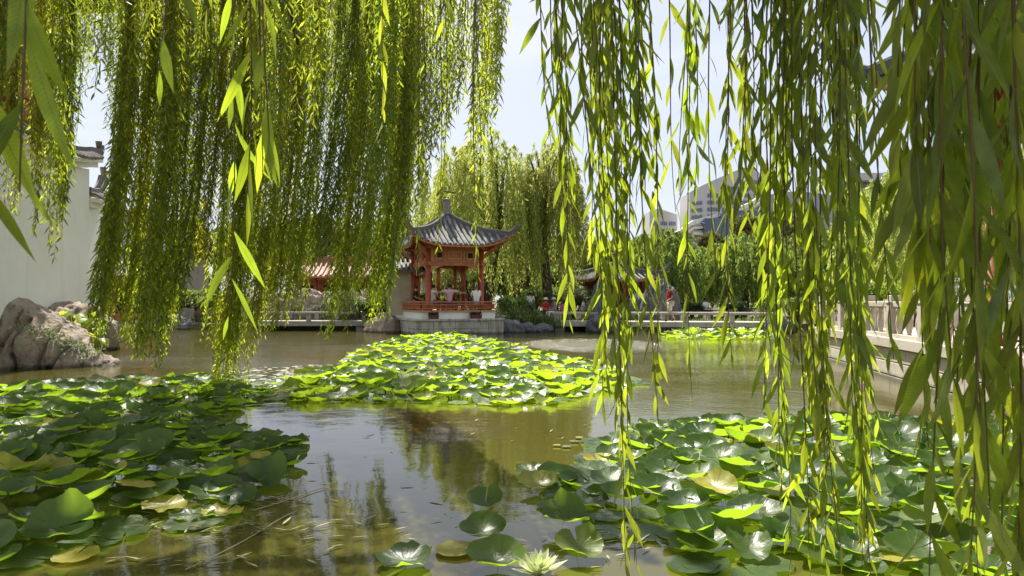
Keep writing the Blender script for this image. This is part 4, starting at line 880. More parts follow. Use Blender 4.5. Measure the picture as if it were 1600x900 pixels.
    keys = [(J['pelvis'][0], J['pelvis'][1], J['pelvis'][2]+.02), 'hipl', 'hipr', mid('hipl', 'kneel', f), mid('hipr', 'kneer', f)]; ed = [(0, 1), (0, 2), (1, 3), (2, 4)]; rr = [.152, .115, .115, .085 if shorts else .075, .085 if shorts else .075]
    if not shorts: keys += [mid('kneel', 'ankl', .92), mid('kneer', 'ankr', .92)]; ed += [(3, 5), (4, 6)]; rr += [.06, .06]
    sub('trousers' if not shorts else 'shorts', keys, ed, rr, pants)
    for n in 'lr': sub('shoe', [mid('ank'+n, 'toe'+n, .05), 'toe'+n], [(0, 1)], [.052, .045], 'c_black')
    c = Vector(J['skull']); hd = MB(); hd.lathe((c.x*k, (c.y+.022)*k, (c.z-.01)*k), [(.095*k, 0), (.106*k, .04*k), (.104*k, .09*k), (.075*k, .135*k), (.02*k, .155*k)], 14); hd.build('hair', M[hair], t, smooth=True)
    if hat:
        q = MB(); q.lathe((c.x*k, (c.y)*k, (c.z+.06)*k), [(.19*k, -.005), (.19*k, .005), (.115*k, .02), (.11*k, .1*k), (.03*k, .125*k)], 16); q.build('hat', M[hat], t, smooth=True)
    fm = MB(); fm.lathe((0, 0, 0), [(.002, -.02), (.016, 0), (.004, .028)], 8); nose = fm.build('nose', M['skin'], t, smooth=True); nose.location = (c.x*k, (c.y-.098)*k, (c.z+.0)*k)
    for s in (-1, 1):
        e = MB(); e.lathe((s*.034*k, (c.y-.089)*k, (c.z+.028)*k), [(.001, -.009), (.011, 0), (.001, .009)], 8); e.build('eye', M['c_black'], t, smooth=True)
        e = MB(); e.lathe((s*.098*k, (c.y+.0)*k, (c.z)*k), [(.004, -.03), (.02, 0), (.006, .03)], 8); e.build('ear', M['skin'], t, smooth=True)
    return t
# bridge deck is at z .50; pavilion floor 1.10
person((W(1049, 33.7), 33.9, .50), R(-82), 'man in a dark red shirt and pale shorts walking along the footbridge', 'walk', 'c_maroon', 'c_cream', 'hair_grey', shorts=True, h=1.80, lean=-.12, detail=True)
PW = PC
def pavp(lx, ly): return (PW[0]+lx*math.cos(th)-ly*math.sin(th), PW[1]+lx*math.sin(th)+ly*math.cos(th))
def seat(lx, ly, z, rz, lab, **k):
    x, y = pavp(lx, ly); person((x, y, z), th+rz, lab, **k)
# bench behind the rail
bn = thing('bench', 'timber bench running behind the pavilion railing', 'bench', (PC[0], PC[1], 1.1), th)
q = MB(); q.box((0, -1.5, .22), (2.9, .36, .06)); q.build('seat', M['red_old'], bn)
for sx in (-1.3, 0, 1.3):
    q = MB(); q.box((sx, -1.5, .095), (.08, .3, .19)); q.build('leg', M['red_old'], bn)
seat(-.35, -1.45, 1.50, R(180), 'person in a checked shirt leaning back with arms spread along the pavilion rail', pose='spread', shirt='c_check', pants='c_navy', lean=.25)
seat(.98, -1.45, 1.47, R(180), 'seated person in a white shirt with back to the rail', pose='sit', shirt='c_white', pants='c_grey', hair='hair_grey', lean=.1)
seat(.42, .75, 1.52, R(10), 'dark haired person in black sitting inside the pavilion facing the water', pose='sit', shirt='c_black', pants='c_navy')
seat(-.95, -.9, 1.50, R(120), 'person in a pale pink top sitting by the pavilion corner column', pose='sit', shirt='c_cream', pants='c_grey')
seat(-1.45, .4, 1.46, R(60), 'person in a dark top on the shaded narrow side of the pavilion', pose='sit', shirt='c_black', pants='c_tan')
person((W(829, 37.6), 37.6, .42), R(200), 'standing person in a white shirt beside the tall reeds', 'stand', 'c_white', 'c_navy', h=1.6)
CR = [(852, 36.9, 'sit', 'c_red', 'c_navy', 'c_white', 'person in a red top and white sun hat', 30), (866, 36.5, 'sit', 'c_grey', 'c_white', 'c_cream', 'person in a grey top and pale hat sitting by the footbridge', -60), (880, 36.8, 'sit', 'c_pink', 'c_blue', None, 'child in a bright pink top sitting near the footbridge', 20),
      (911, 37.0, 'sit', 'c_cream', 'c_navy', None, 'person in a cream top sitting behind the footbridge rail', 80), (920, 37.1, 'sit', 'c_grey', 'c_black', None, 'dark haired person in grey leaning over by the footbridge', -50), (931, 36.7, 'sit', 'c_tan', 'c_blue', None, 'person in a tan top beside the tall scholar stone', -20), (1102, 41.0, 'sit', 'c_white', 'c_navy', None, 'person in white sitting in the shade under the domed willow', 40), (1141, 41.5, 'sit', 'c_brown', 'c_black', None, 'person in dark red sitting between the two domed willows', 0)]
for px, d, ps, sh, pn, ht, lab, a in CR:
    person((W(px, d), d, .92), R(a), lab, ps, sh, pn, hat=ht, h=1.65 if 'child' not in lab else 1.2)
    s_ = rock((W(px, d)+.0, d+.02, .52), (.38, .3, .34), 'low seat stone under the '+lab.split(' sitting')[0].split(' leaning')[0].split(' beside')[0].split(' near')[0], 400+px, 'rock', nu=20, nv=12)
person((W(1357, 17.2), 17.4, 1.20), R(-60), 'person in a brown top crouching behind the balustrade posts', 'sit', 'c_brown', 'c_brown', h=1.6)
rock((W(1357, 17.2), 17.42, .92), (.4, .34, .26), 'low stone stool behind the balustrade posts', 499, 'rock', nu=20, nv=12)
# ------------------------------------------------------------------ water lilies
def pad_material(name, c1, c2, back, tr, dry):
    m = bpy.data.materials.new(name); m.use_nodes = True; t = m.node_tree; b = t.nodes['Principled BSDF']; o = t.nodes['Material Output']
    N = lambda k: t.nodes.new(k)
    uv = N('ShaderNodeUVMap'); sp = N('ShaderNodeSeparateXYZ'); t.links.new(uv.outputs[0], sp.inputs[0])
    at = N('ShaderNodeMath'); at.operation = 'ARCTAN2'; t.links.new(sp.outputs[1], at.inputs[0]); t.links.new(sp.outputs[0], at.inputs[1])
    mu = N('ShaderNodeMath'); mu.operation = 'MULTIPLY'; mu.inputs[1].default_value = 17; t.links.new(at.outputs[0], mu.inputs[0])
    sn = N('ShaderNodeMath'); sn.operation = 'COSINE'; t.links.new(mu.outputs[0], sn.inputs[0])
    vr = N('ShaderNodeMapRange'); vr.inputs[1].default_value = .93; vr.inputs[2].default_value = 1.0; t.links.new(sn.outputs[0], vr.inputs[0])
    g = N('ShaderNodeNewGeometry'); oi = N('ShaderNodeObjectInfo')
    ad = N('ShaderNodeMath'); ad.operation = 'ADD'; t.links.new(g.outputs['Random Per Island'], ad.inputs[0]); t.links.new(oi.outputs['Random'], ad.inputs[1])
    fr = N('ShaderNodeMath'); fr.operation = 'FRACT'; t.links.new(ad.outputs[0], fr.inputs[0])
    cr_ = N('ShaderNodeValToRGB'); e = cr_.color_ramp.elements; e[0].color = (*c1, 1); e[1].color = (*c2, 1); e[1].position = .93; e3 = e.new(.985); e3.color = (.42, .36, .05, 1)
    t.links.new(fr.outputs[0], cr_.inputs[0])
    nz_ = N('ShaderNodeTexNoise'); nz_.inputs['Scale'].default_value = 3.0; nz_.inputs['Detail'].default_value = 6; t.links.new(g.outputs['Position'], nz_.inputs[0])
    nr = N('ShaderNodeMapRange'); nr.inputs[1].default_value = .62; nr.inputs[2].default_value = .74; t.links.new(nz_.outputs[0], nr.inputs[0])
    nf = N('ShaderNodeTexNoise'); nf.inputs['Scale'].default_value = 9; nf.inputs['Detail'].default_value = 5; t.links.new(g.outputs['Position'], nf.inputs[0])
    m0 = N('ShaderNodeMixRGB'); m0.blend_type = 'MULTIPLY'; m0.inputs[0].default_value = .5; t.links.new(cr_.outputs[0], m0.inputs[1])
    nm_ = N('ShaderNodeMapRange'); nm_.inputs[3].default_value = .55; nm_.inputs[4].default_value = 1.5; t.links.new(nf.outputs[0], nm_.inputs[0]); t.links.new(nm_.outputs[0], m0.inputs[2])
    m1 = N('ShaderNodeMixRGB'); t.links.new(m0.outputs[0], m1.inputs[1]); m1.inputs[2].default_value = (c2[0]*1.7, c2[1]*1.5, c2[2]*1.7, 1)
    v2 = N('ShaderNodeMath'); v2.operation = 'MULTIPLY'; v2.inputs[1].default_value = .35; t.links.new(vr.outputs[0], v2.inputs[0]); t.links.new(v2.outputs[0], m1.inputs[0])
    m2 = N('ShaderNodeMixRGB'); t.links.new(m1.outputs[0], m2.inputs[1]); m2.inputs[2].default_value = (*dry, 1)
    ds = N('ShaderNodeMath'); ds.operation = 'MULTIPLY'; ds.inputs[1].default_value = .5; t.links.new(nr.outputs[0], ds.inputs[0]); t.links.new(ds.outputs[0], m2.inputs[0])
    ln = N('ShaderNodeVectorMath'); ln.operation = 'LENGTH'; t.links.new(uv.outputs[0], ln.inputs[0]); ra = N('ShaderNodeMath'); ra.operation = 'MULTIPLY_ADD'; ra.inputs[1].default_value = .22; t.links.new(nf.outputs[0], ra.inputs[0]); t.links.new(ln.outputs['Value'], ra.inputs[2]); rm = N('ShaderNodeMapRange'); rm.inputs[1].default_value = 1.08; rm.inputs[2].default_value = 1.13; rm.inputs[4].default_value = .8; t.links.new(ra.outputs[0], rm.inputs[0])
    m4 = N('ShaderNodeMixRGB'); t.links.new(rm.outputs[0], m4.inputs[0]); t.links.new(m2.outputs[0], m4.inputs[1]); m4.inputs[2].default_value = (.20, .11, .035, 1); m2 = m4
    m3 = N('ShaderNodeMixRGB'); t.links.new(g.outputs['Backfacing'], m3.inputs[0]); t.links.new(m2.outputs[0], m3.inputs[1]); m3.inputs[2].default_value = (*back, 1)
    t.links.new(m3.outputs[0], b.inputs['Base Color']); b.inputs['Roughness'].default_value = .34; b.inputs['Specular IOR Level'].default_value = .38
    rr_ = N('ShaderNodeMapRange'); rr_.inputs[3].default_value = .22; rr_.inputs[4].default_value = .55; t.links.new(nf.outputs[0], rr_.inputs[0]); t.links.new(rr_.outputs[0], b.inputs['Roughness'])
    hb = N('ShaderNodeMath'); hb.operation = 'ADD'; hs = N('ShaderNodeMath'); hs.operation = 'MULTIPLY'; hs.inputs[1].default_value = .5; t.links.new(vr.outputs[0], hs.inputs[0]); t.links.new(hs.outputs[0], hb.inputs[0]); t.links.new(nf.outputs[0], hb.inputs[1])
    bp = N('ShaderNodeBump'); bp.inputs['Strength'].default_value = .5; bp.inputs['Distance'].default_value = .02; t.links.new(hb.outputs[0], bp.inputs['Height']); t.links.new(bp.outputs[0], b.inputs['Normal'])
    tl = N('ShaderNodeBsdfTranslucent'); tl.inputs[0].default_value = (*tr, 1)
    ms = N('ShaderNodeMixShader'); ms.inputs[0].default_value = .42; t.links.new(b.outputs[0], ms.inputs[1]); t.links.new(tl.outputs[0], ms.inputs[2]); t.links.new(ms.outputs[0], o.inputs[0])
    return m
M['pad'] = pad_material('lily pad', (.024, .052, .012), (.065, .110, .020), (.17, .24, .04), (.44, .68, .03), (.33, .30, .16))
M['pad_lit'] = pad_material('young lily pad', (.045, .092, .012), (.11, .175, .024), (.26, .32, .04), (.52, .74, .03), (.33, .30, .14))  # same pad leaf, colours lightened to stand in for sunlight on the bed
M['pad_y'] = pad_material('yellowing lily pad', (.30, .28, .03), (.44, .38, .05), (.36, .36, .07), (.6, .55, .04), (.24, .13, .04))
M['pad_b'] = pad_material('sun bleached lily pad', (.14, .20, .07), (.22, .26, .12), (.25, .28, .1), (.3, .35, .08), (.36, .28, .2))
M['petiole'] = mat('lily stem', (.16, .12, .05), .6)
def pad_arrays(rng, kind, nseg=30, nr=6):
    """unit radius lily pad; returns (V (n,3), uv, Q)"""
    r = np.array([.02, .3, .55, .75, .9, 1.0]) if nr == 6 else np.linspace(.03, 1, nr)
    dl = rng.uniform(.05, .16); th_ = np.linspace(dl, 2*np.pi-dl, nseg); Rr, Tt = np.meshgrid(r, th_, indexing='ij')
    edge = 1+.04*np.sin(3*Tt+rng.uniform(0, 6))+.025*np.sin(7*Tt+rng.uniform(0, 6)); edge = edge*(1-.12*np.exp(-((Tt-dl)/.25)**2)-.12*np.exp(-((2*np.pi-dl-Tt)/.25)**2))
    Rr = Rr*edge; X = Rr*np.cos(Tt); Y = Rr*np.sin(Tt)*rng.uniform(.86, 1.0)
    a = rng.uniform(0, 6.28); u = X*np.cos(a)+Y*np.sin(a)
    cup, fold, wave = dict(flat=(.03, .0, .02), cup=(.36, .06, .035), fold=(.14, .42, .07), wavy=(.20, .06, .09))[kind]
    cup *= rng.uniform(.6, 1.3); fold *= rng.uniform(.7, 1.3)
    Zz = cup*Rr**2.2+fold*abs(u)**1.7+wave*Rr**3*(np.sin(rng.integers(4, 7)*Tt+rng.uniform(0, 6))+.6*np.sin(rng.integers(9, 13)*Tt+rng.uniform(0, 6)))
    X = X*(1-.25*fold*abs(np.cos(a))*Rr)
    V = np.stack([X.ravel(), Y.ravel(), Zz.ravel()], 1); uv = np.stack([X.ravel(), Y.ravel()], 1)
    idx = np.arange(len(r)*nseg).reshape(len(r), nseg); Q = np.stack([idx[:-1, :-1], idx[1:, :-1], idx[1:, 1:], idx[:-1, 1:]], -1).reshape(-1, 4)
    return V, uv, Q
def pad_mesh(name, blocks, mats, stems=None):
    """blocks: list of (V, uv, Q, matindex)"""
    Vs = []; Us = []; Qs = []; Ms = []; n = 0
    for V, uv, Q, mi in blocks:
        Vs.append(V); Us.append(uv); Qs.append(Q+n); Ms.append(np.full(len(Q), mi)); n += len(V)
    if stems is not None and len(stems):
        nm = NM(); tubes(nm, np.array(stems), .006, .008, 4, 0); V = np.concatenate(nm.V); Q = np.concatenate(nm.Q); Vs.append(V); Us.append(np.zeros((len(V), 2))); Qs.append(Q+n); Ms.append(np.full(len(Q), len(mats)-1))
    V = np.concatenate(Vs); U = np.concatenate(Us); Q = np.concatenate(Qs); Mi = np.concatenate(Ms)
    me = bpy.data.meshes.new(name); me.vertices.add(len(V)); me.vertices.foreach_set('co', V.astype(np.float32).ravel()); me.loops.add(Q.size); me.loops.foreach_set('vertex_index', Q.astype(np.int32).ravel())
    me.polygons.add(len(Q)); me.polygons.foreach_set('loop_start', np.arange(0, Q.size, 4, dtype=np.int32)); me.polygons.foreach_set('material_index', Mi.astype(np.int32)); me.polygons.foreach_set('use_smooth', np.ones(len(Q), bool))
    uvl = me.uv_layers.new(name='UVMap'); uvl.data.foreach_set('uv', U[Q.ravel()].astype(np.float32).ravel())
    for m_ in mats: me.materials.append(m_)
    me.update(calc_edges=True); return me
prng = np.random.default_rng(2024)
KINDS = ['flat', 'cup', 'fold', 'wavy']; PROTO = {}
for kd in KINDS:
    PROTO[kd] = []
    for v in range(6):
        b_ = pad_arrays(prng, kd); st = np.array([[[0, 0, 0], [.1, .05, -.6], [.25, .1, -1.4], [.3, .1, -2.2]]])
        PROTO[kd].append(pad_mesh('lily_pad', [(*b_, 0)], [M['pad'], M['petiole']], st))
def inpoly(x, y, poly):
    c = False; n = len(poly)
    for i in range(n):
        x1, y1 = poly[i]; x2, y2 = poly[i-1]
        if (y1 > y) != (y2 > y) and x < (x2-x1)*(y-y1)/(y2-y1)+x1: c = not c
    return c
def edge_dist(x, y, poly):
    best = 9
    for i in range(len(poly)):
        a = np.array(poly[i]); b_ = np.array(poly[i-1]); p = np.array((x, y)); ab = b_-a; t_ = np.clip(np.dot(p-a, ab)/np.dot(ab, ab), 0, 1); best = min(best, np.linalg.norm(p-a-ab*t_))
    return best
BEDS = dict(
    shaded=([G(*p) for p in [(-250, 640), (0, 613), (130, 603), (260, 596), (340, 592), (405, 590), (420, 622), (395, 638), (330, 655), (380, 678), (480, 690), (492, 712), (450, 750), (440, 790), (330, 818), (230, 838), (150, 868), (60, 895), (-150, 905), (-420, 905), (-520, 700)]], .27, .155, .21),
    central=([G(*p) for p in [(402, 628), (425, 596), (520, 578), (555, 550), (600, 534), (640, 527), (735, 527), (800, 540), (850, 556), (930, 568), (985, 585), (1010, 600), (960, 614), (860, 634), (750, 634), (640, 628), (520, 630)]], .32, .18, .25),
    sunny=([G(*p) for p in [(930, 690), (1010, 663), (1200, 657), (1480, 660), (1800, 668), (2100, 720), (2300, 905), (1120, 905), (1010, 868), (960, 835), (880, 800), (815, 765), (835, 738), (905, 728)]], .262, .15, .205),
    far=([G(*p) for p in [(1035, 521), (1120, 519.5), (1212, 521), (1218, 528), (1150, 533), (1090, 531), (1035, 531)]], .38, .18, .26))
pads = []
for bn_, (poly, s, r0, r1) in BEDS.items():
    xs = [p[0] for p in poly]; ys = [p[1] for p in poly]; y = min(ys); row = 0
    while y < max(ys):
        x = min(xs)+(row % 2)*s/2
        while x < max(xs):
            X, Y = x+prng.normal()*s*.22, y+prng.normal()*s*.22
            if inpoly(X, Y, poly) and Y > .8 and abs(X/Y) < .80:
                e = edge_dist(X, Y, poly); inner = min(1, e/1.15)
                kd = prng.choice(KINDS, p=[.55, .25, .02, .18] if inner < .35 else [.22, .48, .08, .22])
                z = .015+(.04+(.16 if bn_ == 'central' else .22)*prng.random())*max(0, inner-.3)
                tilt = .06*prng.random() if inner < .22 else prng.uniform(.04, .34)
                z += .85*r0*math.sin(tilt); pads.append(dict(bed=bn_, x=X, y=Y, z=z, r=prng.uniform(r0, r1)*(.9+.15*inner), kind=kd, tilt=tilt, ta=prng.normal(0, .75) if prng.random() < (.25 if bn_ == 'central' else .45) else prng.uniform(0, 6.28), rz=prng.uniform(0, 6.28), v=int(prng.integers(0, 6)), u=prng.random(), inner=inner))
            x += s
        y += s*.87; row += 1
# tilt of many raised pads leans toward the open water / the light
hand = [ # hand placed pads near the open water: px py r kind tilt dir z mat label
 (758, 796, .155, 'cup', .28, 'pad', 'wavy edged lily pad with pale shine floating alone beside the open water'), (755, 843, .165, 'cup', .22, 'pad', 'round lily pad floating below the wavy edged one, over a yellow pad'), (716, 862, .15, 'flat', 0, 'pad_y', 'half sunken yellow transparent lily pad beside two round green ones'),
 (632, 884, .18, 'wavy', .06, 'pad', 'dull green lily pad standing alone at the bottom of the open water'), (776, 888, .19, 'cup', .12, 'pad', 'dark rimmed lily pad touching the pale flower'), (884, 826, .19, 'fold', .35, 'pad', 'folded lily pad with a bright white shine above the flower'), (828, 742, .145, 'wavy', .1, 'pad', 'pale lily pad at the tip of the sunny bed'), (842, 766, .17, 'cup', .2, 'pad', 'shiny lily pad just under the tip of the sunny bed'),
 (905, 870, .17, 'fold', .3, 'pad', 'dark folded lily pad directly behind the pale flower'), (936, 836, .15, 'flat', .0, 'pad', 'flat submerged looking lily pad among reflections beside the folded pad'), (1110, 850, .2, 'cup', .35, 'pad', 'large upright lily pad showing its matt green face over dark water'),
 (1170, 870, .16, 'fold', .25, 'pad', 'bright folded lily pad at the front edge of the sunny bed'), (95, 850, .22, 'fold', .5, 'pad', 'big upright folded lily pad at the front of the shaded bed'), (418, 762, .19, 'fold', .6, 'pad', 'upright lily pad at the tip of the shaded bed'), (120, 872, .14, 'flat', .03, 'pad_y', 'yellowing lily pad floating under the big upright one'),
 (885, 700, .05, 'flat', 0, 'pad_b', 'tiny pale leaf floating on open water'), (870, 698, .045, 'flat', 0, 'pad_y', 'tiny orange yellow leaf floating on open water'), (897, 692, .055, 'flat', 0, 'pad_b', 'small pale round leaf floating beside the tiny ones'), (905, 686, .05, 'flat', 0, 'pad_b', 'small whitish leaf nearest the sunny bed tip')]
pads = [p for p in pads if all((p['x']-G(h[0], h[1])[0])**2+(p['y']-G(h[0], h[1])[1])**2 > (h[2]*.8)**2 for h in hand)]
pads.sort(key=lambda p: math.hypot(p['x'], p['y']))
def put_pad(p, label, group, mt=None):
    me = PROTO[p['kind']][p['v']]
    if mt and mt != 'pad':
        me = me.copy(); me.materials[0] = M[mt]
    o = bpy.data.objects.new('lily_pad', me); COL.objects.link(o); r_ = p['r']; o.scale = (r_, r_, r_); o.location = (p['x'], p['y'], p['z'])
    q = Matrix.Rotation(p['tilt'], 4, Vector((math.cos(p['ta']), math.sin(p['ta']), 0))) @ Matrix.Rotation(p['rz'], 4, 'Z'); o.rotation_euler = q.to_euler()
    return tag(o, label, 'lily pad', group)
for h in hand:
    x, y = G(h[0], h[1]); put_pad(dict(x=x, y=y, z=.02+h[2]*math.sin(h[4])*.9, r=h[2], kind=h[3], tilt=h[4], ta=0 if h[4] < .3 else .3, rz=prng.uniform(0, 6.28), v=int(prng.integers(0, 6))), h[6], None, h[5])
NIND = 300-len(hand); rest = []
adj = dict(flat='flat', cup='cupped', fold='folded', wavy='wavy edged')
where = dict(shaded='in the shaded bed near the boulder', central='in the bright raised bed before the pavilion', sunny='in the sunny bed under the hanging leaves', far='in the small bed by the footbridge')
for i, p in enumerate(pads):
    mt = 'pad_y' if p['u'] > .996 else ('pad_b' if p['u'] < .018 else ('pad_lit' if p['bed'] in ('central', 'far') else 'pad')); p['mt'] = mt
    if i < NIND:
        size = 'small' if p['r'] < .168 else ('large' if p['r'] > .198 else 'middling'); pos = 'water edge' if p['inner'] < .3 else ('raised' if p['z'] > .13 else 'low')
        nd = ['terrace', 'pavilion', 'hall', 'viewer'][int(((p['rz']+math.pi/4) % (2*math.pi))//(math.pi/2))]
        pos = ('tipped, ' if p['tilt'] > .2 else 'level, ')+pos; third = 'front' if p['y'] < 5.2 else ('middle' if p['y'] < 7 else 'back')
        colr = {'pad': 'green', 'pad_lit': 'bright green', 'pad_y': 'yellowing', 'pad_b': 'bleached'}[mt]
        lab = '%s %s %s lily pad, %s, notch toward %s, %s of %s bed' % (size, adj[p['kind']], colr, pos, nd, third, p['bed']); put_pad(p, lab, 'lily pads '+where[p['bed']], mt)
    else: rest.append(p)
for bn_ in BEDS:
    bl = []; st = []
    for p in rest:
        if p['bed'] != bn_: continue
        V, uv, Q = pad_arrays(prng, p['kind'], 16 if p['y'] > 14 else 24, 4 if p['y'] > 14 else 6)
        q = np.array((Matrix.Rotation(p['tilt'], 3, Vector((math.cos(p['ta']), math.sin(p['ta']), 0))) @ Matrix.Rotation(p['rz'], 3, 'Z')))
        V = (V*p['r'])@q.T+np.array([p['x'], p['y'], p['z']]); bl.append((V, uv, Q, {'pad': 0, 'pad_y': 1, 'pad_b': 2, 'pad_lit': 3}[p['mt']]))
        if p['y'] < 18: st.append([[p['x'], p['y'], p['z']], [p['x']+.02, p['y'], p['z']*.5], [p['x']+.05, p['y'], -.1]])
    if bl:
        me = pad_mesh('lily_bed', bl, [M['pad'], M['pad_y'], M['pad_b'], M['pad_lit'], M['petiole']], st); o = bpy.data.objects.new('lily_bed', me); COL.objects.link(o)
        tag(o, dict(shaded='mass of dark lily pads at the back of the shaded bed', central='mass of bright overlapping lily pads in front of the pavilion', sunny='mass of lily pads at the back of the sunny bed', far='mass of small bright lily pads beside the footbridge')[bn_], 'lily pads', kind='stuff')
print('pads', len(pads), 'individual', NIND)
# flat pale floating litter between the beds
n = 420; x = prng.uniform(-6.2, -2.6, n); y = prng.uniform(12.8, 17.5, n)+.2*x; P = np.stack([x, y, np.full(n, .008)], 1)
a = prng.uniform(0, 6.28, n); nm = NM(); leaves(nm, P, np.stack([np.cos(a), np.sin(a), np.zeros(n)], 1), np.tile([0, 0, 1.], (n, 1)), prng.uniform(.08, .3, n), prng.uniform(.03, .16, n), 4, 2, fold=.03)
tag(nm.build('floating_litter', leafmat('floating pale leaves', (.25, .25, .14), (.42, .40, .27), (.2, .2, .05), .15)), 'pale fallen leaves floating between the shaded and bright lily beds', 'floating leaves', kind='stuff')
P = []; Dd = []; Ls = []
for (px, py, n, sx, sy) in ((330, 830, 46, .40, .10), (420, 785, 40, .25, .08), (240, 812, 50, .35, .12), (500, 812, 16, .3, .15), (310, 880, 20, .25, .06), (720, 658, 10, .6, .1), (800, 680, 8, .6, .4), (900, 745, 22, .12, .12), (1010, 725, 30, .3, .2), (900, 860, 18, .2, .1), (960, 850, 24, .2, .1), (640, 700, 16, .8, .8), (720, 720, 16, 1.0, .9), (600, 800, 12, .6, .5), (480, 850, 16, .4, .3), (960, 660, 14, .8, .6)):
    gx, gy = G(px, py)
    for i in range(n):
        P.append((gx+prng.normal()*sx, gy+prng.normal()*sy, .01+prng.random()*.01)); aa = prng.normal()*.5+(0 if prng.random() < .5 else math.pi)+.35; Dd.append((math.cos(aa), math.sin(aa), .02)); Ls.append(prng.uniform(.05, .14))
P = np.array(P); nm = NM(); leaves(nm, P, np.array(Dd), np.tile([0, .2, 1.], (len(P), 1)), np.array(Ls), np.array(Ls)*.17, 5, 2, curl=.06)
tag(nm.build('fallen_leaves', leafmat('fallen willow leaves', (.38, .33, .16), (.55, .50, .30), (.3, .3, .08), .25)), 'fallen straw coloured willow leaves floating at the bed edges', 'fallen leaves', kind='stuff')
for i, (a_, b_, lab) in enumerate((((290, 893), (470, 800), 'long bent straw coloured twig floating off the shaded bed tip'), ((395, 800), (520, 762), 'thin floating straw pointing from the shaded bed tip to open water'), ((400, 735), (425, 722), 'short pale twig lying across pads at the shaded bed edge'))):
    p0, p1 = G(*a_), G(*b_); q = MB(); pts = [(p0[0]+(p1[0]-p0[0])*t_+.03*math.sin(t_*5), p0[1]+(p1[1]-p0[1])*t_+.05*math.sin(t_*3.1), .012) for t_ in np.linspace(0, 1, 9)]; q.tube(pts, [.0032]*8+[.0015], 6)
    tag(q.build('twig', mat('straw twig', (.42, .36, .18), .7), smooth=True), lab, 'twig')
# the pale yellow water lily flower
fx, fy = G(842, 903); fl = thing('water_lily', 'pale yellow water lily flower with pointed petals and orange centre', 'flower', (fx, fy, .01)); fl.scale = (1.3, 1.3, 1.15)
mp_ = leafmat('pale yellow petal', (.55, .58, .32), (.66, .66, .42), (.6, .62, .25), .3, .5)
rng = np.random.default_rng(6); nm = NM()
for ring, (n, el, L, Wd) in enumerate(((9, 22, .135, .042), (9, 42, .125, .040), (8, 60, .11, .034), (6, 74, .09, .026))):
    a = np.arange(n)*2*np.pi/n+ring*.3+rng.normal(0, .08, n); e = R(el)+rng.normal(0, .08, n); D_ = np.stack([np.cos(a)*np.cos(e), np.sin(a)*np.cos(e), np.sin(e)], 1); Nn = np.stack([-np.cos(a)*np.sin(e), -np.sin(a)*np.sin(e), np.cos(e)], 1)
    leaves(nm, D_*.012, D_, Nn, L*rng.uniform(.9, 1.1, n), np.full(n, Wd), 8, 5, curl=.12, fold=.5, prof=[.18, .38, .5, .52, .46, .34, .18, .02])
nm.build('petals', mp_, fl); nm = NM(); n = 46; a = rng.uniform(0, 6.28, n); D_ = np.stack([np.cos(a)*.45, np.sin(a)*.45, np.ones(n)], 1); leaves(nm, D_*.01, D_, rng.normal(size=(n, 3)), rng.uniform(.04, .065, n), np.full(n, .006), 4, 2, curl=-.3)
nm.build('stamens', mat('orange stamen', (.75, .42, .04), .6), fl); q = MB(); q.tube([(0, 0, .01), (.02, .02, -.2)], .008, 8); q.build('stem', M['petiole'], fl)
# ------------------------------------------------------------------ foreground weeping willows
def branch(parent, rng, x, y, zt, zb, n_str, sp, gap, L, Wd, near, drift=(0, 0), m='willow', r0=.006, bare=0.0, ang=(.25, .75), taper=.6, name='hanging_branch', lenvar=.35, label=None):
    nm = NM(); base = np.array([x, y, zt]); allp = []
    a0 = rng.uniform(0, 6.28)
    for s in range(n_str):
        H = zt-zb; Hs = H*(1-(lenvar*rng.random() if s else 0)); N = 26
        t_ = np.linspace(0, 1, N); a = a0+s*2.4; rr = sp*math.sqrt((s+.3)/n_str)
        ph = rng.uniform(0, 6.28, 2); am = .018*H*rng.uniform(.3, 1, 2)
        ww = np.sin(np.minimum(t_*2.2, 1)*np.pi/2)*(1-taper*t_)
        px_ = rr*math.cos(a)*ww+am[0]*np.sin(t_*5+ph[0])*t_+drift[0]*t_**2.2*H/max(H, 1e-3); py_ = rr*math.sin(a)*ww+am[1]*np.sin(t_*4+ph[1])*t_+drift[1]*t_**2.2
        pts = np.stack([px_, py_, -Hs*t_], 1); allp.append(pts)
        k = int(Hs*(1-bare)/gap); u = bare+(1-bare)*(np.arange(k)+rng.random(k)*.8)/max(k, 1); u = np.clip(u, 0, .999)
        P = np.stack([np.interp(u, t_, pts[:, i]) for i in range(3)], 1); T = np.stack([np.interp(u, t_, np.gradient(pts[:, i])) for i in range(3)], 1); T = unit(T)
        az = np.arange(k)*2.4+rng.normal(0, .5, k); el = rng.uniform(ang[0], ang[1], k); O = np.stack([np.cos(az), np.sin(az), np.zeros(k)], 1)
        Dd = T*np.cos(el)[:, None]+O*np.sin(el)[:, None]; Nn = O*.8+rng.normal(size=(k, 3))*.75
        ll = L*rng.uniform(.6, 1.2, k)*np.where(u > .93, .75, 1)
        if near: leaves(nm, P, Dd, Nn, ll, Wd*ll/L*rng.uniform(.85, 1.15, k), 8, 3, curl=rng.uniform(-.28, .12, k), fold=.22, prof=[.03, .24, .42, .5, .47, .36, .18, .01])
        else: leaves(nm, P, Dd, Nn, ll, Wd*rng.uniform(.8, 1.2, k), 4, 2, curl=rng.uniform(-.25, .1, k), fold=.15, prof=[.06, .5, .38, .02])
    tubes(nm, np.array(allp), r0, r0*.3, 5 if near else 3, 1)
    o = nm.build(name, [M[m], M['twig'] if near else M['twig_y']], parent)
    o.location = base-np.array(parent.location)
    if label: o['label'] = label
    return o
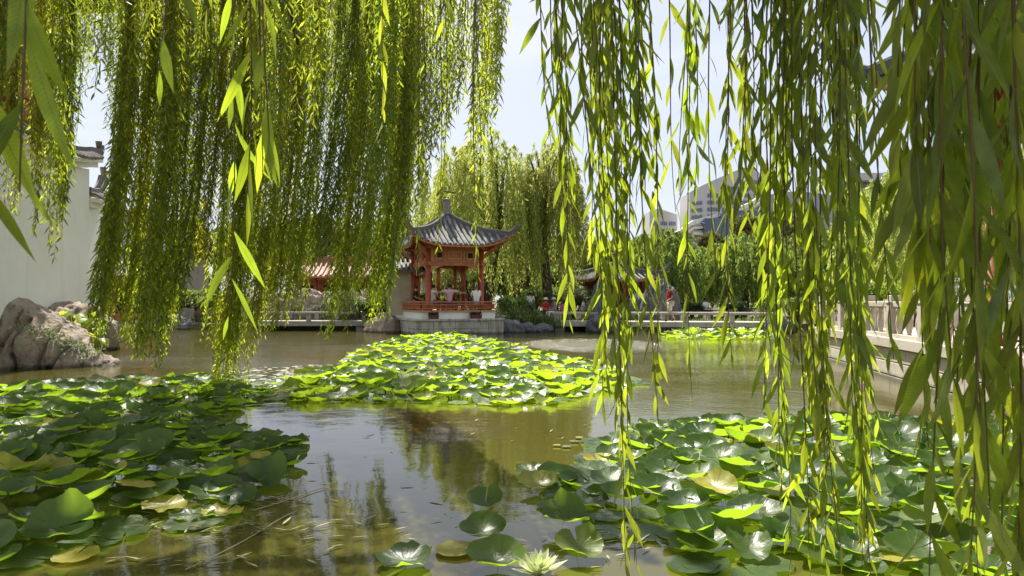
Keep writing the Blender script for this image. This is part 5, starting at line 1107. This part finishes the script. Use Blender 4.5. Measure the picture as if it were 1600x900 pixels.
# --- the big willow whose curtain fills the picture's left half
wl = thing('willow_tree', 'great weeping willow whose dense small leaved curtain hangs before the white hall', 'willow', (-10.6, 3.0, .3))
def limb(par, pts, r):
    q = MB(); q.tube([tuple(Vector(p)-par.location) for p in pts], r, 9); return q.build('limb', M['bark'], par, smooth=True)
q = MB(); q.tube([(0, 0, -.5), (.1, .3, 1.8), (.6, 1.0, 4.0), (1.3, 2.0, 6.0)], [.55, .42, .36, .3], 14); q.build('trunk', M['bark'], wl, smooth=True)
rng = np.random.default_rng(11)
LIMBS = [[(-9.3, 5, 6.3), (-7, 8, 7.4), (-3.8, 9.4, 6.9), (-.8, 9.8, 6.9)], [(-9.3, 5, 6.3), (-8, 9.5, 8.0), (-5, 11.8, 8.2), (-1.2, 12.4, 8.3)], [(-9.3, 5, 6.3), (-8.5, 11, 8.8), (-6.5, 14.5, 9.2), (-3, 15.5, 9.4)], [(-9.3, 5, 6.3), (-6.5, 6.5, 6.2), (-3.0, 7.2, 5.6), (-.5, 7.6, 5.5)], [(-3.8, 9.4, 6.9), (-3.2, 9.2, 6.0), (-2.95, 9.1, 5.4), (-2.85, 9.1, 5.0)], [(-9.3, 5, 6.3), (-8.5, 11, 9.0), (-7.5, 16, 10.3), (-5.5, 21, 11.2)]]
for l_ in LIMBS: limb(wl, l_, [.26, .17, .09, .035] if l_[0][0] < -5 else [.08, .05, .04, .02])
bot = [(-60, 330), (0, 335), (40, 330), (90, 400), (120, 300), (140, 360), (165, 525), (205, 528), (235, 560), (262, 575), (290, 515), (320, 520), (345, 600), (370, 622), (395, 570), (440, 515), (470, 505), (505, 430), (525, 535), (545, 510), (570, 470), (600, 505), (618, 480), (636, 380), (655, 320), (690, 255), (720, 150), (745, 290), (770, 210), (792, 130)]
def py_bot(px): return np.interp(px, [b[0] for b in bot], [b[1] for b in bot])
cols = [(-45, 9), (-10, 8), (22, 11), (60, 9), (88, 8), (104, 9.5), (166, 8.2), (174, 8.8), (176, 10), (206, 9), (212, 10.5), (236, 8.5), (243, 9), (262, 10), (275, 11.5), (292, 9), (308, 12), (322, 10), (338, 11.7), (350, 12.2), (362, 12), (372, 12.4), (384, 12.1), (398, 11), (412, 9.5), (428, 12.6), (440, 10.5), (452, 13), (466, 9.8), (478, 11.5), (505, 10), (525, 9.6), (530, 11.2), (548, 10.2), (553, 12), (566, 11), (578, 9), (592, 10.6), (600, 12), (612, 10), (622, 11), (633, 9.4), (648, 10.5), (660, 9), (672, 10), (690, 8.5), (700, 9.2), (722, 8.8), (745, 8.5), (762, 9.0), (778, 8.6)]
nb_ = 0
for px, d in cols:
    x = W(px, d); pb_ = py_bot(px)+rng.uniform(-12, 12); pb_ = pb_*rng.uniform(.68, .86) if py_bot(px) > 400 and rng.random() < .28 and px not in (372, 384, 206, 172) else pb_; zb = max(.06, Z(pb_, d)); zt = Z(-35, d)+rng.uniform(0, .6)
    low = py_bot(px) > 400; n_s = int(rng.integers(13, 18)) if px < 640 else int(rng.integers(8, 11))
    sp = .10+.0065*d if px < 640 else .16
    ml = 'willow' if px < 60 or rng.random() < .35 else 'willow_far'
    branch(wl, rng, x+(.28 if low else .05), d, zt, zb, n_s, sp, .035, .135, .0215, False, drift=(-.42 if low and px > 150 else -.1, 0), m=ml, r0=.005, lenvar=.13 if low else .3, taper=.5, ang=(.3, .95))
    nb_ += 1
upper = [(r_, rng.uniform(7.2, 13.5), rng.uniform(*yy)) for r_, yy in [(p, (120, 235) if p < 250 else (190, 360)) for p in np.concatenate([np.concatenate([[48, 66, 84, 100, 122, 146], np.linspace(162, 250, 7)]), np.linspace(262, 632, 23)])]]
for px, d, yb in upper:
    px += rng.uniform(-8, 8); x = W(px, d); zb = Z(yb, d); zt = Z(-35, d)+rng.uniform(.1, .8)
    branch(wl, rng, x, d, zt, zb, int(rng.integers(9, 13)), .32, .036, .13, .021, False, drift=(-.1, 0), m='willow' if rng.random() < .5 else 'willow_far', r0=.005, lenvar=.45, ang=(.35, 1.1)); nb_ += 1
# sunlit thin strands with larger leaves in front of the pavilion
for px, d, yb, yt in ((744, 5.2, 455, -30), (690, 6.2, 390, -30), (655, 5.8, 420, -30)):
    branch(wl, rng, W(px, d), d, Z(yt, d)+.3, Z(yb, d), 2, .06, .045, .11, .016, True, m='willow_near', bare=.35 if px != 744 else .45, label='thin leafy branch hanging in front of the pavilion'); nb_ += 1
print('left branches', nb_)
# added crown foliage, mostly out of frame, placed to shade beds and near leaves
def crown(par, boxes, m, L, Wd, seed, name='crown'):
    rng = np.random.default_rng(seed); nm = NM()
    for (x0, x1, y0, y1, z0, z1, n) in boxes:
        P = np.stack([rng.uniform(x0, x1, n), rng.uniform(y0, y1, n), rng.uniform(z0, z1, n)], 1); keep = noise3(P*(.9 if len(boxes) > 1 else 2.2), seed, 2) > (.42 if len(boxes) > 1 else .50); P = P[keep]; k = len(P)
        Dd = rng.normal(size=(k, 3))*.5; Dd[:, 2] -= .9; leaves(nm, P-np.array(par.location), Dd, rng.normal(size=(k, 3)), L*rng.uniform(.7, 1.3, k), Wd*rng.uniform(.8, 1.2, k), 3, 2)
    return nm.build(name, M[m], par, smooth=False)
crown(wl, [(-11, -4.2, 6, 12.5, 7.9, 10.0, 9000), (-9.5, -3.0, 11, 16, 9.6, 11.2, 9000), (-11, -3.5, 3.5, 8, 5.9, 8, 9000), (-8, -2.6, 8.5, 13, 7.9, 9.6, 3500), (-9.5, -3.4, 15.5, 19.5, 9.3, 11, 14000), (-10.5, -4.0, 19, 22.5, 10.0, 12.0, 13000)], 'willow_far', .15, .03, 31)  # several leaf boxes added only to cast shade on the lily beds
# --- the near willow over the viewer
wr = thing('willow_tree', 'nearby weeping willow with long large leaves hanging close in front of the terrace', 'willow', (6.3, -1.6, .82))
q = MB(); q.tube([(0, 0, -.5), (-.1, .1, 1.2), (-.5, .3, 2.6), (-1.2, .6, 3.6)], [.42, .33, .28, .22], 14); q.build('trunk', M['bark'], wr, smooth=True)
for l_ in ([(5.1, -1.0, 4.4), (3.6, .8, 4.4), (2.0, 1.9, 4.0), (.4, 2.4, 3.7)], [(5.1, -1.0, 4.4), (3.2, -.1, 4.2), (1.8, .8, 3.4), (.2, 1.2, 3.3), (-1.0, 1.2, 3.1)], [(3.6, .8, 4.4), (2.6, 1.5, 3.9), (1.6, 1.7, 3.6), (.9, 1.9, 3.4)], [(3.6, .8, 4.4), (2.2, 2.2, 4.9), (.6, 3.2, 5.1), (-1.3, 3.5, 5.0)]): limb(wr, l_, np.linspace(.15, .02, len(l_)))
rng = np.random.default_rng(12)
RB = [ # px_top, px_bottom, y_bottom, d, n_strands, spread, gap
 (850, 868, 235, 2.3, 2, .05, .040), (872, 885, 330, 2.2, 2, .05, .034), (868, 900, 510, 2.35, 2, .04, .036), (905, 925, 205, 2.1, 2, .06, .034), (920, 955, 640, 2.2, 2, .05, .034), (935, 945, 420, 2.4, 3, .08, .032), (950, 972, 895, 2.1, 2, .05, .033), (962, 985, 560, 2.25, 3, .07, .032), (978, 1000, 880, 2.3, 1, .03, .04),
 (1000, 1020, 640, 2.2, 2, .05, .034), (985, 995, 300, 2.15, 3, .09, .032), (1012, 1028, 250, 2.3, 1, .05, .036), (1040, 1058, 330, 2.35, 1, .03, .09), (1068, 1062, 300, 2.3, 1, .03, .075), (1085, 1095, 290, 2.2, 2, .05, .040), (1078, 1080, 620, 2.6, 1, .03, .055), (1110, 1120, 430, 2.4, 1, .03, .06), (1130, 1148, 560, 2.3, 1, .03, .038), (1145, 1140, 350, 2.1, 2, .05, .036),
 (1165, 1172, 340, 2.2, 2, .04, .042), (1185, 1180, 200, 2.1, 2, .04, .034), (1195, 1205, 560, 2.15, 2, .05, .036), (1210, 1215, 640, 2.0, 2, .05, .038), (1225, 1245, 790, 2.1, 2, .05, .036), (1238, 1262, 895, 2.0, 2, .06, .036), (1255, 1280, 700, 1.9, 2, .06, .034), (1270, 1300, 880, 2.0, 2, .06, .034), (1285, 1290, 520, 1.8, 2, .06, .034), (1300, 1335, 900, 1.9, 2, .06, .034), (1315, 1330, 640, 1.75, 2, .06, .034), (1335, 1355, 860, 1.85, 2, .06, .036), (1345, 1378, 560, 1.7, 1, .05, .040), (1290, 1345, 760, 2.1, 2, .07, .036), (1250, 1225, 420, 2.2, 3, .08, .032), (1318, 1312, 330, 2.0, 3, .07, .032), (1350, 1352, 250, 2.1, 2, .05, .034), (1205, 1232, 880, 2.3, 1, .04, .042), (1322, 1365, 900, 2.2, 2, .06, .038)]
for i, (pt, pb, yb, d, n_s, sp, gap) in enumerate(RB):
    zt = Z(-60, d)+.25; zb = max(.08, Z(yb, d)); dx = W(pb, d)-W(pt, d)
    branch(wr, rng, W(pt, d), d, zt, zb, n_s, sp, gap*1.1, .12, .0185, True, m='willow_near', drift=(dx, rng.uniform(-.05, .05)), r0=.0035, lenvar=.25, ang=(.15, .62), taper=.3)
# the closest strands
NB = [(1402, 1408, 300, 1.0, 1), (1420, 1432, 430, .95, 1), (1438, 1450, 700, 1.05, 1), (1455, 1475, 700, .85, 1), (1478, 1500, 960, .9, 1), (1500, 1505, 600, 1.1, 1), (1515, 1540, 980, .8, 1), (1535, 1545, 760, .95, 1), (1560, 1580, 980, .85, 1), (1580, 1600, 700, 1.0, 1), (1605, 1620, 980, .8, 1), (1470, 1462, 430, 1.15, 2), (1425, 1425, 330, 1.2, 2), (1560, 1570, 420, 1.1, 2), (1600, 1590, 900, 1.15, 1), (1520, 1530, 900, 1.2, 1), (1480, 1488, 620, 1.0, 1), (1508, 1518, 800, .9, 1), (1546, 1556, 640, 1.05, 1), (1572, 1588, 860, .95, 1), (1450, 1455, 380, .9, 2), (1590, 1604, 620, .85, 1), (1490, 1500, 330, .95, 2)]
for pt, pb, yb, d, n_s in NB:
    zt = Z(-80, d)+.45; zb = Z(yb, d); dx = W(pb, d)-W(pt, d)
    branch(wr, rng, W(pt, d), d, zt, zb, n_s, .035, .034, .125, .0165, True, m='willow_near', drift=(dx, 0), r0=.0028, lenvar=.2, ang=(.12, .6), taper=.3)
for pt, pb, yb, d, n_s, g_ in ((12, 18, 300, .62, 1, .05), (-30, -20, 420, .6, 1, .05), (268, 262, 150, 1.05, 1, .06), (395, 388, 330, 1.15, 2, .045), (412, 405, 260, 1.0, 1, .05), (372, 350, 520, 1.35, 1, .06), (700, 695, 60, 2.6, 2, .05), (600, 590, 200, 2.4, 1, .06), (320, 318, 60, 2.2, 1, .07)):
    zt = Z(-80, d)+.5; dx = W(pb, d)-W(pt, d)
    branch(wr, rng, W(pt, d), d, zt, Z(yb, d), n_s, .03, g_, .115, .018, True, m='willow_near', drift=(dx, 0), r0=.0028, lenvar=.2, ang=(.12, .6), taper=.3)
crown(wr, [(-1.5, 1.3, 2.8, 4.1, 4.6, 5.5, 20000)], 'willow', .13, .022, 32)  # unseen leaf box added overhead to shade the closest strands
